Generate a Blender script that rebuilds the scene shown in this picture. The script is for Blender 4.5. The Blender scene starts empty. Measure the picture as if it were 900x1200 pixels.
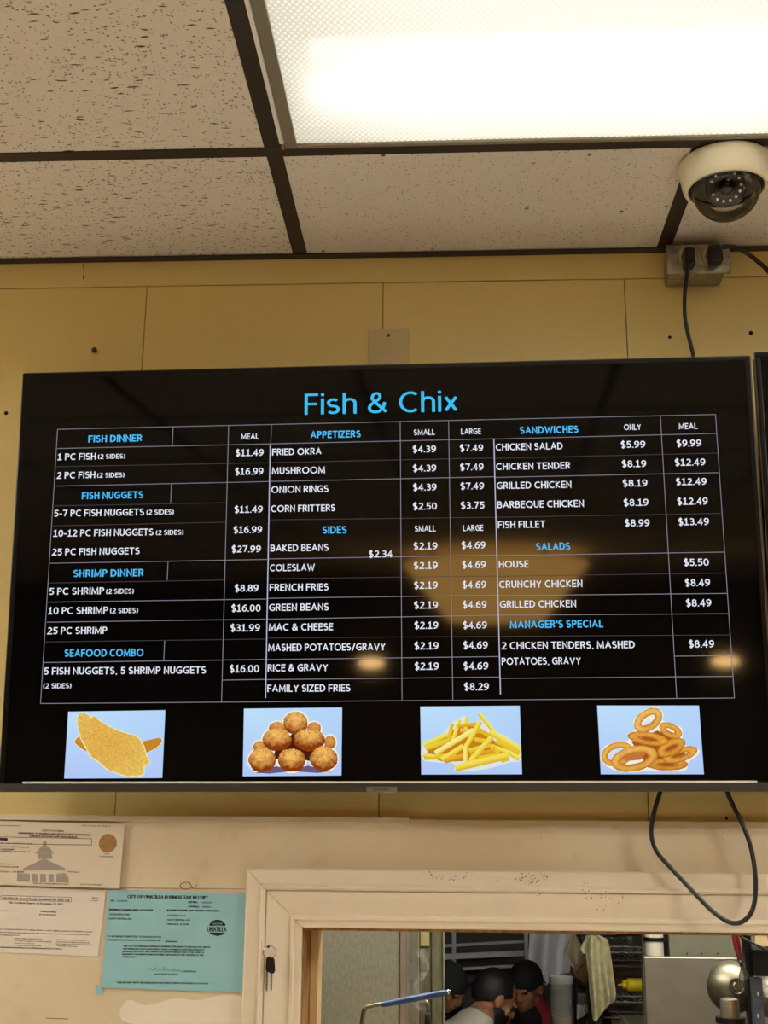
import bpy, bmesh, math, random
from mathutils import Vector, Matrix, Euler
from mathutils import noise as mnoise

SC = bpy.context.scene
COL = SC.collection
random.seed(7)

# ------------------------------------------------------------------ camera
F = 1436.825
PITCH, YAW, ROLL = 0.255898, 0.053894, 0.007659
EYE = 2.15
CAM = Vector((0.05388, -1.905211, EYE))
CEIL = EYE + 0.946918
_fw = Vector((-math.sin(YAW) * math.cos(PITCH), math.cos(YAW) * math.cos(PITCH), math.sin(PITCH)))
_r0 = Vector((math.cos(YAW), math.sin(YAW), 0))
_u0 = _r0.cross(_fw)
_rt = math.cos(ROLL) * _r0 + math.sin(ROLL) * _u0
_up = -math.sin(ROLL) * _r0 + math.cos(ROLL) * _u0
cd = bpy.data.cameras.new('camera')
cd.sensor_fit = 'HORIZONTAL'
cd.sensor_width = 36
cd.lens = F / 900 * 36
cd.clip_start = 0.02
cam = bpy.data.objects.new('camera', cd)
cam.matrix_world = Matrix(((_rt.x, _up.x, -_fw.x, CAM.x), (_rt.y, _up.y, -_fw.y, CAM.y),
                           (_rt.z, _up.z, -_fw.z, CAM.z), (0, 0, 0, 1)))
COL.objects.link(cam)
SC.camera = cam

# ------------------------------------------------------------------ colour management, world
SC.view_settings.view_transform = 'Standard'
SC.view_settings.look = 'None'
SC.view_settings.exposure = 0.0
SC.view_settings.gamma = 1.0
SC.view_settings.use_curve_mapping = False
W = bpy.data.worlds.new('world')
SC.world = W
W.use_nodes = True
W.node_tree.nodes['Background'].inputs[0].default_value = (1, .85, .65, 1)
W.node_tree.nodes['Background'].inputs[1].default_value = 0.02
TUBE = 13.5          # fluorescent tubes over the menu board
TUBE_FILL = 165.0    # added unseen troffers beside the viewer, filling the room with light
KITCHEN = 110.0       # kitchen strip lights
WARM = (1.0, .97, .90)

# ------------------------------------------------------------------ helpers
def lin(c):
    if isinstance(c, str):
        c = [int(c[i:i + 2], 16) / 255 for i in (0, 2, 4)]
    return tuple(((v / 12.92) if v <= .04045 else ((v + .055) / 1.055) ** 2.4) for v in c)

def P(px, py, Y):
    d = _fw + (px - 450) / F * _rt + (600 - py) / F * _up
    return CAM + d * ((Y - CAM.y) / d.y)

def PZ(px, py, Z):
    d = _fw + (px - 450) / F * _rt + (600 - py) / F * _up
    return CAM + d * ((Z - CAM.z) / d.z)

ROOTM = {}
def link(name, me, mat=None, parent=None, smooth=False, local=False, kind=None, label=None):
    o = bpy.data.objects.new(name, me)
    COL.objects.link(o)
    if mat is not None:
        for m in (mat if isinstance(mat, (list, tuple)) else [mat]):
            me.materials.append(m)
    if parent is not None:
        o.parent = parent
        M = ROOTM.get(parent.name, Matrix.Identity(4))
        ROOTM[o.name] = M
        if not local:
            me.transform(M.inverted())
    if smooth:
        for p in me.polygons:
            p.use_smooth = True
        if smooth is not True:
            try:
                me.set_sharp_from_angle(angle=math.radians(smooth))
            except Exception:
                pass
    if kind:
        o['kind'] = kind
    if label:
        o['label'] = label
    return o

def thing(name, label, cat, loc, group=None, M=None):
    o = bpy.data.objects.new(name, None)
    COL.objects.link(o)
    if M is None:
        M = Matrix.Translation(Vector(loc))
    o.matrix_world = M
    o.empty_display_size = .05
    ROOTM[o.name] = M.copy()
    return tag(o, label, cat, group)

def tag(o, label, cat, group=None):
    o['label'] = label
    o['category'] = cat
    if group:
        o['group'] = group
    return o

class MB:
    def __init__(s):
        s.bm = bmesh.new()
        s.mi = 0
    def _new(s, verts, faces):
        vs = [s.bm.verts.new(v) for v in verts]
        out = []
        for f in faces:
            try:
                fc = s.bm.faces.new([vs[i] for i in f])
                fc.material_index = s.mi
                out.append(fc)
            except ValueError:
                pass
        return vs, out
    def box(s, a, b, bev=0, M=None, seg=2):
        x0, x1 = sorted((a[0], b[0])); y0, y1 = sorted((a[1], b[1])); z0, z1 = sorted((a[2], b[2]))
        vs, fs = s._new([(x0, y0, z0), (x1, y0, z0), (x1, y1, z0), (x0, y1, z0), (x0, y0, z1), (x1, y0, z1), (x1, y1, z1), (x0, y1, z1)],
                        [(0, 3, 2, 1), (4, 5, 6, 7), (0, 1, 5, 4), (1, 2, 6, 5), (2, 3, 7, 6), (3, 0, 4, 7)])
        if bev:
            es = list({e for f in fs for e in f.edges})
            r = bmesh.ops.bevel(s.bm, geom=es, offset=bev, segments=seg, affect='EDGES', profile=.5)
            for f in r['faces']:
                f.material_index = s.mi
            vs = list({v for f in r['faces'] for v in f.verts} | {v for v in vs if v.is_valid})
        if M is not None:
            for v in vs:
                v.co = M @ v.co
        return s
    def quadpts(s, pts):
        s._new(pts, [tuple(range(len(pts)))])
        return s
    def prism(s, pts, off):
        """polygon pts (3d) extruded by vector off"""
        n = len(pts); off = Vector(off)
        v = [Vector(p) for p in pts] + [Vector(p) + off for p in pts]
        f = [tuple(range(n)), tuple(reversed(range(n, 2 * n)))] + [(i, i + n, (i + 1) % n + n, (i + 1) % n) for i in range(n)]
        s._new(v, f)
        return s
    def tube(s, pts, r, n=10, cap=True, closed=False):
        pts = [Vector(p) for p in pts]
        m = len(pts)
        rs = r if isinstance(r, (list, tuple)) else [r] * m
        rings = []
        prev = None
        for i, p in enumerate(pts):
            if closed:
                t = (pts[(i + 1) % m] - pts[i - 1])
            else:
                t = pts[min(i + 1, m - 1)] - pts[max(i - 1, 0)]
            t.normalize()
            if prev is None:
                a = Vector((0, 0, 1)) if abs(t.z) < .9 else Vector((1, 0, 0))
                u = t.cross(a).normalized()
            else:
                u = (prev - t * prev.dot(t)).normalized()
            prev = u
            w = t.cross(u)
            rings.append([s.bm.verts.new(p + (u * math.cos(2 * math.pi * k / n) + w * math.sin(2 * math.pi * k / n)) * rs[i]) for k in range(n)])
        for i in range(m if closed else m - 1):
            A, B = rings[i], rings[(i + 1) % m]
            for k in range(n):
                f = s.bm.faces.new((A[k], A[(k + 1) % n], B[(k + 1) % n], B[k]))
                f.material_index = s.mi
        if cap and not closed:
            for rg in (list(reversed(rings[0])), rings[-1]):
                f = s.bm.faces.new(rg); f.material_index = s.mi
        return s
    def lathe(s, prof, M, n=32, cap0=False, cap1=False):
        """prof: list of (r, h) turned about local z"""
        rings = []
        for r, h in prof:
            if r < 1e-6:
                rings.append([s.bm.verts.new(M @ Vector((0, 0, h)))])
            else:
                rings.append([s.bm.verts.new(M @ Vector((r * math.cos(2 * math.pi * k / n), r * math.sin(2 * math.pi * k / n), h))) for k in range(n)])
        for A, B in zip(rings, rings[1:]):
            for k in range(n):
                k2 = (k + 1) % n
                if len(A) == 1 and len(B) == 1: continue
                if len(A) == 1: q = (A[0], B[k2], B[k])
                elif len(B) == 1: q = (A[k], A[k2], B[0])
                else: q = (A[k], A[k2], B[k2], B[k])
                f = s.bm.faces.new(q); f.material_index = s.mi
        if cap0 and len(rings[0]) > 2:
            f = s.bm.faces.new(list(reversed(rings[0]))); f.material_index = s.mi
        if cap1 and len(rings[-1]) > 2:
            f = s.bm.faces.new(rings[-1]); f.material_index = s.mi
        return s
    def ball(s, c, r, seg=14, rings=8):
        R = r if isinstance(r, (list, tuple)) else (r, r, r)
        M = Matrix.Translation(Vector(c)) @ Matrix.Diagonal((*R, 1))
        prof = [(math.sin(math.pi * i / rings), -math.cos(math.pi * i / rings)) for i in range(rings + 1)]
        return s.lathe([(max(0, a), b) for a, b in prof], M, seg)
    def grid(s, fn, nu, nv):
        vs = [[s.bm.verts.new(fn(i / nu, j / nv)) for j in range(nv + 1)] for i in range(nu + 1)]
        for i in range(nu):
            for j in range(nv):
                f = s.bm.faces.new((vs[i][j], vs[i + 1][j], vs[i + 1][j + 1], vs[i][j + 1])); f.material_index = s.mi
        return s
    def mesh(s, name, fix=True):
        if fix:
            bmesh.ops.recalc_face_normals(s.bm, faces=s.bm.faces)
        me = bpy.data.meshes.new(name)
        s.bm.to_mesh(me)
        s.bm.free()
        return me
    def build(s, name, mat, parent=None, smooth=False, local=False, kind=None, label=None, fix=True):
        return link(name, s.mesh(name, fix), mat, parent, smooth, local, kind, label)

def spline(pts, n=8):
    pts = [Vector(p) for p in pts]
    out = []
    for i in range(len(pts) - 1):
        p0 = pts[max(i - 1, 0)]; p1 = pts[i]; p2 = pts[i + 1]; p3 = pts[min(i + 2, len(pts) - 1)]
        for k in range(n):
            t = k / n
            out.append(.5 * ((2 * p1) + (p2 - p0) * t + (2 * p0 - 5 * p1 + 4 * p2 - p3) * t * t + (3 * p1 - p0 - 3 * p2 + p3) * t ** 3))
    out.append(pts[-1])
    return out

def cspline(pts, n=5):
    m = len(pts); out = []
    pts = [Vector((*p, 0)) if len(p) == 2 else Vector(p) for p in pts]
    for i in range(m):
        p0, p1, p2, p3 = pts[i - 1], pts[i], pts[(i + 1) % m], pts[(i + 2) % m]
        for k in range(n):
            t = k / n
            out.append(.5 * ((2 * p1) + (p2 - p0) * t + (2 * p0 - 5 * p1 + 4 * p2 - p3) * t * t + (3 * p1 - p0 - 3 * p2 + p3) * t ** 3))
    return out

def basis(z, x=None):
    z = Vector(z).normalized()
    a = Vector(x) if x is not None else (Vector((0, 0, 1)) if abs(z.z) < .9 else Vector((1, 0, 0)))
    x = (a - z * a.dot(z)).normalized()
    y = z.cross(x)
    return Matrix(((x.x, y.x, z.x, 0), (x.y, y.y, z.y, 0), (x.z, y.z, z.z, 0), (0, 0, 0, 1)))

# ------------------------------------------------------------------ materials
class NT:
    def __init__(s, name):
        s.m = bpy.data.materials.new(name)
        s.m.use_nodes = True
        s.t = s.m.node_tree
        s.b = s.t.nodes['Principled BSDF']
        s.out = s.t.nodes['Material Output']
        s.co = None
    def n(s, typ, **kw):
        nd = s.t.nodes.new(typ)
        for k, v in kw.items():
            setattr(nd, k, v)
        return nd
    def l(s, a, b):
        s.t.links.new(a, b)
    def coord(s, scale=(1, 1, 1), rot=(0, 0, 0)):
        c = s.n('ShaderNodeTexCoord'); mp = s.n('ShaderNodeMapping')
        mp.inputs['Scale'].default_value = scale
        mp.inputs['Rotation'].default_value = rot
        s.l(c.outputs['Object'], mp.inputs['Vector'])
        return mp.outputs['Vector']
    def noise(s, scale, detail=4, vec=None, rough=.5):
        t = s.n('ShaderNodeTexNoise')
        t.inputs['Scale'].default_value = scale; t.inputs['Detail'].default_value = detail
        t.inputs['Roughness'].default_value = rough
        s.l(vec if vec is not None else s.coord(), t.inputs['Vector'])
        return t.outputs['Fac']
    def ramp(s, fac, stops, interp='LINEAR'):
        r = s.n('ShaderNodeValToRGB'); cr = r.color_ramp; cr.interpolation = interp
        while len(cr.elements) > len(stops): cr.elements.remove(cr.elements[-1])
        while len(cr.elements) < len(stops): cr.elements.new(1)
        for e, (p, c) in zip(cr.elements, stops):
            e.position = p
            e.color = (*lin(c), 1) if not isinstance(c, (int, float)) else (c, c, c, 1)
        s.l(fac, r.inputs['Fac'])
        return r.outputs['Color']
    def mix(s, fac, a, b, typ='MIX'):
        m = s.n('ShaderNodeMix', data_type='RGBA', blend_type=typ)
        if isinstance(fac, (int, float)): m.inputs[0].default_value = fac
        else: s.l(fac, m.inputs[0])
        for i, v in ((6, a), (7, b)):
            if isinstance(v, str): m.inputs[i].default_value = (*lin(v), 1)
            elif isinstance(v, tuple): m.inputs[i].default_value = (*v, 1)
            else: s.l(v, m.inputs[i])
        return m.outputs[2]
    def math(s, op, a, b=None):
        m = s.n('ShaderNodeMath', operation=op)
        for i, v in enumerate((a, b)):
            if v is None: continue
            if isinstance(v, (int, float)): m.inputs[i].default_value = v
            else: s.l(v, m.inputs[i])
        return m.outputs[0]
    def bump(s, h, strength=.3, dist=.002):
        b = s.n('ShaderNodeBump')
        b.inputs['Strength'].default_value = strength; b.inputs['Distance'].default_value = dist
        s.l(h, b.inputs['Height']); s.l(b.outputs['Normal'], s.b.inputs['Normal'])
    def base(s, c):
        if isinstance(c, (str, tuple)):
            s.b.inputs['Base Color'].default_value = (*(lin(c) if isinstance(c, str) else c), 1)
        else: s.l(c, s.b.inputs['Base Color'])
    def set(s, **kw):
        names = {'rough': 'Roughness', 'metal': 'Metallic', 'spec': 'Specular IOR Level', 'trans': 'Transmission Weight', 'ior': 'IOR', 'alpha': 'Alpha', 'coat': 'Coat Weight'}
        for k, v in kw.items(): s.b.inputs[names[k]].default_value = v

def paint(name, c, rough=.5, metal=0, spec=.5, var=.08, vscale=6, fine=60, bump=.05):
    t = NT(name)
    c0 = lin(c)
    a = tuple(max(0, v * (1 - var)) for v in c0); b = tuple(min(1, v * (1 + var)) for v in c0)
    f = t.math('ADD', t.math('MULTIPLY', t.noise(vscale, 5), .7), t.math('MULTIPLY', t.noise(fine, 3), .3))
    r = t.n('ShaderNodeMapRange'); r.inputs[1].default_value = .3; r.inputs[2].default_value = .7
    t.l(f, r.inputs[0])
    t.base(t.mix(r.outputs[0], a, b))
    t.set(rough=rough, metal=metal, spec=spec)
    if bump: t.bump(t.noise(fine * 3, 3), bump, .002)
    return t.m

def emit(name, c, strength):
    t = NT(name)
    t.base((0, 0, 0)); t.set(spec=0, rough=1)
    t.b.inputs['Emission Color'].default_value = (*(lin(c) if isinstance(c, str) else c), 1)
    t.b.inputs['Emission Strength'].default_value = strength
    return t.m

M_wall = paint('mustard_wall_paint', 'E2CB84', .45, var=.05, vscale=2.5, fine=90, bump=.08)
M_seam = paint('wall_seam', '6E5526', .7)
M_tee = paint('black_ceiling_grid', '2A2019', .5, var=.15)
M_black = paint('black_plastic', '0C0B0B', .35, var=.1)
M_cable = paint('black_cable_rubber', '0E0D0D', .42, var=.1)
M_bezel = paint('dark_bezel', '060505', .3, spec=.25)
M_chin = paint('grey_brown_chin', '2F2B26', .42, var=.1, vscale=20)
M_silver = paint('brushed_silver_edge', 'B9B2A8', .25, .9)
M_lip_glint = paint('painted_lip_glint', 'E4E0DA', .3, .2, var=.02)
M_edge = paint('dim_grey_edge', '6E675C', .35, .6)
M_tab = paint('grey_logo_tab', '6B6258', .5)
M_cream = paint('cream_plastic', 'E6DCBE', .4, var=.03)
M_ivory = paint('ivory_plate', 'C9B688', .5, var=.08, vscale=25)
M_nailhead = paint('brown_screw_head', '4A3722', .5, .3)
M_dark = paint('dark_hole', '120D08', .9)
M_whitebox = paint('fixture_white_enamel', 'E8E6E0', .45, var=.03)
M_fixgrey = paint('fixture_door_frame', '8E8674', .4, .3, var=.06)
M_ink = paint('black_ink', '1A1918', .8, var=.02, bump=0)
M_inkgrey = paint('grey_watermark_ink', '9A8F84', .8, var=.05, bump=0)
M_galv = None

def m_tile(fissured):
    t = NT('fissured_ceiling_tile' if fissured else 'pinhole_ceiling_tile')
    base = t.mix(t.noise(3, 3), 'D8CDBC', 'E2D8C8')
    warp = t.n('ShaderNodeTexNoise'); warp.inputs['Scale'].default_value = 14; warp.inputs['Detail'].default_value = 2
    co = t.coord(); t.l(co, warp.inputs['Vector'])
    wv = t.n('ShaderNodeVectorMath', operation='SCALE'); wv.inputs['Scale'].default_value = .03 if fissured else .01
    t.l(warp.outputs['Color'], wv.inputs[0])
    ad = t.n('ShaderNodeVectorMath', operation='ADD'); t.l(co, ad.inputs[0]); t.l(wv.outputs[0], ad.inputs[1])
    vec = ad.outputs[0]
    def holes(scale, rad, stretch, keep):
        mp = t.n('ShaderNodeMapping'); mp.inputs['Scale'].default_value = stretch; t.l(vec, mp.inputs['Vector'])
        v = t.n('ShaderNodeTexVoronoi'); v.inputs['Scale'].default_value = scale; v.inputs['Randomness'].default_value = 1
        t.l(mp.outputs[0], v.inputs['Vector'])
        sep = t.n('ShaderNodeSeparateColor'); t.l(v.outputs['Color'], sep.inputs[0])
        k = t.math('LESS_THAN', sep.outputs[0], keep)
        rr = t.math('MULTIPLY', sep.outputs[1], rad)
        h = t.n('ShaderNodeMapRange'); h.inputs[1].default_value = 1.0; h.inputs[2].default_value = .55
        t.l(t.math('DIVIDE', v.outputs['Distance'], t.math('ADD', rr, rad * .3)), h.inputs[0])
        return t.math('MULTIPLY', h.outputs[0], k)
    if fissured:
        a = holes(88, .24, (.36, 1.75, 1), .75)
        b = holes(250, .40, (.8, 1, 1), .55)
        h = t.math('MAXIMUM', a, t.math('MULTIPLY', b, .75))
        dk = t.mix(h, base, '54462F')
    else:
        b = holes(230, .34, (1, 1, 1), .5)
        c = holes(60, .2, (1, 1, 1), .12)
        h = t.math('MAXIMUM', t.math('MULTIPLY', b, .7), c)
        dk = t.mix(h, base, '6B5D48')
    t.base(dk)
    t.set(rough=.95, spec=.1)
    inv = t.math('SUBTRACT', 1.0, h)
    t.bump(inv, .5, .002)
    return t.m
M_tileF = m_tile(True)
M_tileP = m_tile(False)

def m_board():
    t = NT('old_white_board_paint')
    n1 = t.noise(3.0, 6); n2 = t.noise(26, 5)
    c = t.mix(t.ramp(n1, [(.35, 0.0), (.7, 1.0)]), 'CDBB98', 'DCCDB0')
    c = t.mix(t.ramp(n2, [(.58, 0.0), (.75, .45)]), c, 'BCA67C')
    t.base(c); t.set(rough=.5, spec=.4)
    t.bump(t.noise(60, 4), .12, .003)
    return t.m
M_board = m_board()
M_casing = paint('casing_white_paint', 'DDCFB6', .45, var=.05, vscale=9, fine=70, bump=.06)
M_residue = paint('pale_glue_residue', 'E3D8C2', .6, var=.05)
M_batten = paint('board_batten', 'D3C6AC', .5, var=.06)

def m_wood():
    t = NT('stained_jamb_wood')
    v = t.coord((40, 40, 2.0))
    t.base(t.ramp(t.noise(3, 6, v), [(.3, '7A5528'), (.55, '9C7138'), (.75, 'B08446')]))
    t.set(rough=.5)
    return t.m
M_wood = m_wood()

def m_metal(name, c1, c2, rough=.35, scale=(8, 8, 8), det=3, metal=.9, bump=.05):
    t = NT(name)
    v = t.coord(scale)
    n = t.noise(4, det, v)
    t.base(t.ramp(n, [(.3, c1), (.7, c2)]))
    t.set(rough=rough, metal=metal)
    if bump: t.bump(n, bump, .002)
    return t.m
M_steel = m_metal('stainless_steel', 'A09B8C', 'BDB8A8', .32, (2, 2, 60))
M_galvpanel = m_metal('galvanised_panel', '8A8B7C', 'A2A292', .45, (55, 55, 22), 5, .5, .15)
M_galv = m_metal('galvanised_box', '8F897A', 'B6B0A0', .38, (25, 25, 25), 5, .85)
M_oldpost = m_metal('painted_olive_post', '626248', '86846A', .55, (30, 30, 8), 5, .2, .15)
M_pot = m_metal('worn_bowl_steel', '6A6454', '8A8472', .4, (6, 6, 6), 4, .9)
M_darksteel = m_metal('dark_steel', '24231F', '3A3831', .45, (10, 10, 10), 3, .6)
M_dullsteel = m_metal('dull_steel', '66635A', '7C786C', .5, (10, 10, 10), 3, .6)
M_panel = m_metal('satin_steel_panel', 'A19C8D', 'ABA697', .38, (3, 3, 6), 2, .85, 0)
M_slate = m_metal('slate_blue_steel', '4C5260', '666C7A', .4, (10, 10, 10), 3, .5)
M_chrome = paint('chrome', 'C9C5BC', .2, 1.0, var=.03, bump=0)

def glass(name, tint=(1, 1, 1), rough=0.0, fac=.9):
    t = NT(name)
    tr = t.n('ShaderNodeBsdfTransparent'); tr.inputs[0].default_value = (*tint, 1)
    gl = t.n('ShaderNodeBsdfGlossy'); gl.inputs['Roughness'].default_value = rough
    fr = t.n('ShaderNodeFresnel'); fr.inputs[0].default_value = 1.45
    mx = t.n('ShaderNodeMixShader'); t.l(fr.outputs[0], mx.inputs[0]); t.l(tr.outputs[0], mx.inputs[1]); t.l(gl.outputs[0], mx.inputs[2])
    t.l(mx.outputs[0], t.out.inputs[0])
    return t.m
M_dome = glass('clear_dome', (.93, .91, .84))
M_wrap = NT('clear_wrap'); M_wrap.base('E8E8E0'); M_wrap.set(rough=.1, alpha=.16); M_wrap = M_wrap.m

# ------------------------------------------------------------------ room shell
XL, XR, YB = -3.8, 3.2, -6.6
M_floor = paint('pale_tile_floor', 'E4E2DC', .5, var=.15)
M_side = paint('dark_wood_wall', '3A3029', .6, var=.2)
MB().box((XL, YB, -.05), (XR, 0.0, 0)).build('floor', M_floor, kind='structure')
MB().box((XL - .1, YB, 0), (XL, 0, CEIL)).build('wall_left', M_side, kind='structure')
MB().box((XR, YB, 0), (XR + .1, 0, CEIL)).build('wall_right', M_side, kind='structure')
MB().box((XL - .1, YB - .1, 0), (XR + .1, YB, CEIL)).build('wall_rear', M_side, kind='structure')

# window opening
XI = P(353.8, 1086.7, -.02).x            # inner edge of the left casing leg
ZI = P(354, 1087.3, -.02).z              # lower edge of the head casing
XO = 1.45                                # right edge of the opening, outside the frame
ZS = 1.15                                # sill
TH = .15                                 # wall thickness
ZB = P(240, 956.5, 0).z                  # top of the white boards
# wall core around the opening
wall = MB()
wall.box((XL, 0.004, ZI + .004), (XR, TH, CEIL + .12))
wall.box((XL, 0.004, 0), (XI - .01, TH, ZI + .004))
wall.box((XO + .01, 0.004, 0), (XR, TH, ZI + .004))
wall.box((XI - .01, 0.004, 0), (XO + .01, TH, ZS - .02))
wall = wall.build('wall_back', M_seam, kind='structure')
# mustard panels, 16 inches wide, with fine seams
zstrip = P(440, 331.5, 0).z
pan = MB()
xA = -.4573; pw = .404
k0 = int((XL - xA) / pw)
xs = [xA + pw * k for k in range(k0, 40)]
xs = [x for x in xs if XL < x < XR]
xs = [XL] + xs + [XR]
for a, b in zip(xs, xs[1:]):
    pan.box((a + .0006, -.0, ZB - .05), (b - .0006, .0045, zstrip - .0006), .0008)
pan.box((XL, -.0015, zstrip + .0006), (XR, .0045, CEIL + .05), .0008)
pan.build('wall_panel', M_wall, wall)
# white boards below the television
bd = MB()
BT = -.012
xstep = P(480, 958, BT).x
zb2 = P(560, 960.5, BT).z
zb1 = P(240, 956.3, BT).z
XC0 = P(293, 1018, -.02).x; ZC0 = P(300, 1017.6, -.02).z
bd.box((XL, BT, ZC0 - .03), (XR, .0045, zb2), .001)
bd.box((XL, BT, 0), (XI - .02, .0045, ZC0 - .0305), .0)
bd.box((XO + .02, BT, 0), (XR, .0045, ZC0 - .0305), .0)
bd.build('white_board', M_board, wall)
MB().box((XL, BT - .006, P(240, 963, BT - .006).z), (xstep, .001, zb1), .001).build('board_batten', M_batten, wall)
# old glue residue, tape marks on the board
rs = MB()
for pts in ([(150, 1172), (172, 1178), (205, 1170), (232, 1172), (262, 1166), (286, 1170), (285, 1199), (230, 1201), (160, 1201), (140, 1190)],):
    rs.prism([P(x, y, BT - .0003) for x, y in [(v.x, v.y) for v in cspline(pts, 4)]], (0, .0002, 0))
rs.build('glue_residue', M_residue, wall)
sc = MB()
sc.tube([P(218 + 7 * math.cos(a), 1038 + 4 * math.sin(a), BT - .0003) for a in [i * .3 for i in range(19)]], .0006, 6)
sc.tube([P(222, 1034, BT - .0003), P(226, 1041, BT - .0003), P(231, 1037, BT - .0003)], .0006, 6)
sc.tube([P(54, 1193, BT - .0003), P(66, 1193.6, BT - .0003), P(80, 1194, BT - .0003)], .0006, 6)
sc.build('pencil_mark', paint('brown_mark', '8A6E45', .7), wall)
nl = MB()
for x, y in ((154, 969), (635, 981), (722, 972), (848, 981), (497, 1067)):
    if y < 1000:
        nl.ball(P(x, y, BT), (.0028, .001, .0028), 12, 6)
nl.build('filled_nail', M_board, wall)
# screw holes in the mustard wall
for x, y, r in ((7, 484, .0034), (785, 395, .0026), (880, 390, .0034), (851.5, 959, .0022)):
    MB().lathe([(0, 0), (r, 0), (r, .0008), (0, .0009)], Matrix.Translation(P(x, y, -.0012)) @ Matrix.Rotation(-math.pi / 2, 4, 'X'), 12).build('screw_hole', M_dark, wall)
t = thing('wall_screw', 'small brown screw anchor in mustard wall above black screen left corner', 'screw', P(111, 411, 0))
MB().lathe([(0, .006), (.003, .0055), (.0045, .004), (.0045, .0)], Matrix.Translation(P(111, 411, 0)) @ Matrix.Rotation(math.pi / 2, 4, 'X'), 14).build('screw_head', M_nailhead, t, smooth=40)
MB().lathe([(.0075, 0), (.0075, .001), (.003, .0012)], Matrix.Translation(P(111, 411, 0)) @ Matrix.Rotation(math.pi / 2, 4, 'X'), 14).build('anchor_collar', M_wall, t)

# ------------------------------------------------------------------ window casing and jamb
win = bpy.data.objects.new('window_1', None); COL.objects.link(win); win['kind'] = 'structure'
ROOTM['window_1'] = Matrix.Identity(4)
CW = ZC0 - ZI
prof = [(0, -.012), (0, .004), (.002, .0055), (.0095, .0055), (.012, .0095), (.0155, .0095), (.018, .0060), (.026, .008), (.036, .0125), (.045, .0165), (.051, .0175),
        (.0525, .0150), (.0545, .0205), (.057, .0225), (.0595, .0205), (.0615, .0150), (.064, .0155), (CW - .002, .0155), (CW, .0135), (CW, -.012)]
def pdepth(d):
    pr = prof[1:-1]
    for (a, b), (c, e) in zip(pr, pr[1:]):
        if a <= d <= c and c > a: return b + (e - b) * (d - a) / (c - a)
    return .0155
def casing(kind):
    mb = MB()
    A, B = [], []
    for d, tt in prof:
        y = BT - tt
        if kind == 'head': A.append((XI - d, y, ZI + d)); B.append((XO + d, y, ZI + d))
        if kind == 'left': A.append((XI - d - .0004, y, ZI + d - .0004)); B.append((XI - d - .0004, y, ZS))
        if kind == 'right': A.append((XO + d + .0004, y, ZI + d - .0004)); B.append((XO + d + .0004, y, ZS))
    n = len(prof)
    mb._new(A + B, [(i, i + 1, i + 1 + n, i + n) for i in range(n - 1)] + [(n - 1, 0, n, 2 * n - 1), tuple(range(n)), tuple(reversed(range(n, 2 * n)))])
    return mb.build('casing_' + ('head' if kind == 'head' else 'leg'), M_casing, win, smooth=35)
for k in ('head', 'left', 'right'): casing(k)
jm = MB()
JT = .016
jm.box((XI + .001, BT + .006, ZI - .0045), (XO, TH, ZI + .0035))                  # head jamb
jm.box((XI - .009, BT + .006, ZS), (XI + .0015, TH, ZI - .005))                   # left jamb
jm.box((XO - .0015, BT + .006, ZS), (XO + .009, TH, ZI - .005))
jm.build('jamb', M_wood, win)
sp = MB()
sp.box((XI + .0018, .085, ZS), (XI + .014, TH - .002, ZI - .005), .001)
sp.box((XI + .0145, .085, ZI - .007), (XO - .002, TH - .002, ZI - .0047), .0005)
sp.build('stop_bead', paint('pale_wood_stop', 'C7A878', .5), win)
MB().box((XI - .12, -.16, ZS - .03), (XO + .12, TH + .05, ZS), .004).build('sill', M_casing, win)
# chipped paint specks on the head casing
ch = MB(); rng = random.Random(3)
def speck(px, py, r):
    p = P(px, py, BT - .016)
    d = p.z - ZI
    if not 0 < d < CW: return
    p = P(px, py, BT - pdepth(d) - .0003)
    ch.lathe([(0, 0), (r, 0), (r * .9, .0006), (0, .0006)], Matrix.Translation(p) @ Matrix.Rotation(math.pi / 2, 4, 'X') @ Matrix.Rotation(rng.random() * 3, 4, 'Z') @ Matrix.Diagonal((1, .5 + rng.random() * .6, 1, 1)), 7)
for cx, cy, sx, sy, n in ((517, 1027, 24, 4, 34), (620, 1030, 18, 5, 40), (633, 1046, 4, 6, 8), (687, 1043, 12, 8, 18), (715, 1050, 14, 10, 12), (590, 1029, 30, 4, 14), (700, 1062, 10, 8, 6)):
    for _ in range(n):
        speck(rng.gauss(cx, sx * .6), rng.gauss(cy, sy * .6), rng.uniform(.0004, .0011))
ch.build('paint_chips', paint('chip_brown', '5A3D22', .8), win)

# ------------------------------------------------------------------ ceiling: grid, tiles
TW = .6096; FW = .0238
xt0 = -.193759
DR = .338771
ce = MB()
ZT = CEIL
def tee_x(y, x0, x1): ce.box((x0, y - FW / 2, ZT), (x1, y + FW / 2, ZT + .0015), .0003); ce.box((x0, y - .004, ZT + .0015), (x1, y + .004, ZT + .035))
def tee_y(x, y0, y1): ce.box((x - FW / 2, y0, ZT + .0001), (x + FW / 2, y1, ZT + .0016), .0003); ce.box((x - .004, y0, ZT + .0016), (x + .004, y1, ZT + .035))
ys = [-DR - TW * k for k in range(0, 11)]
ys = [y for y in ys if y > YB]
for y in ys: tee_x(y, XL, XR)
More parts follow.
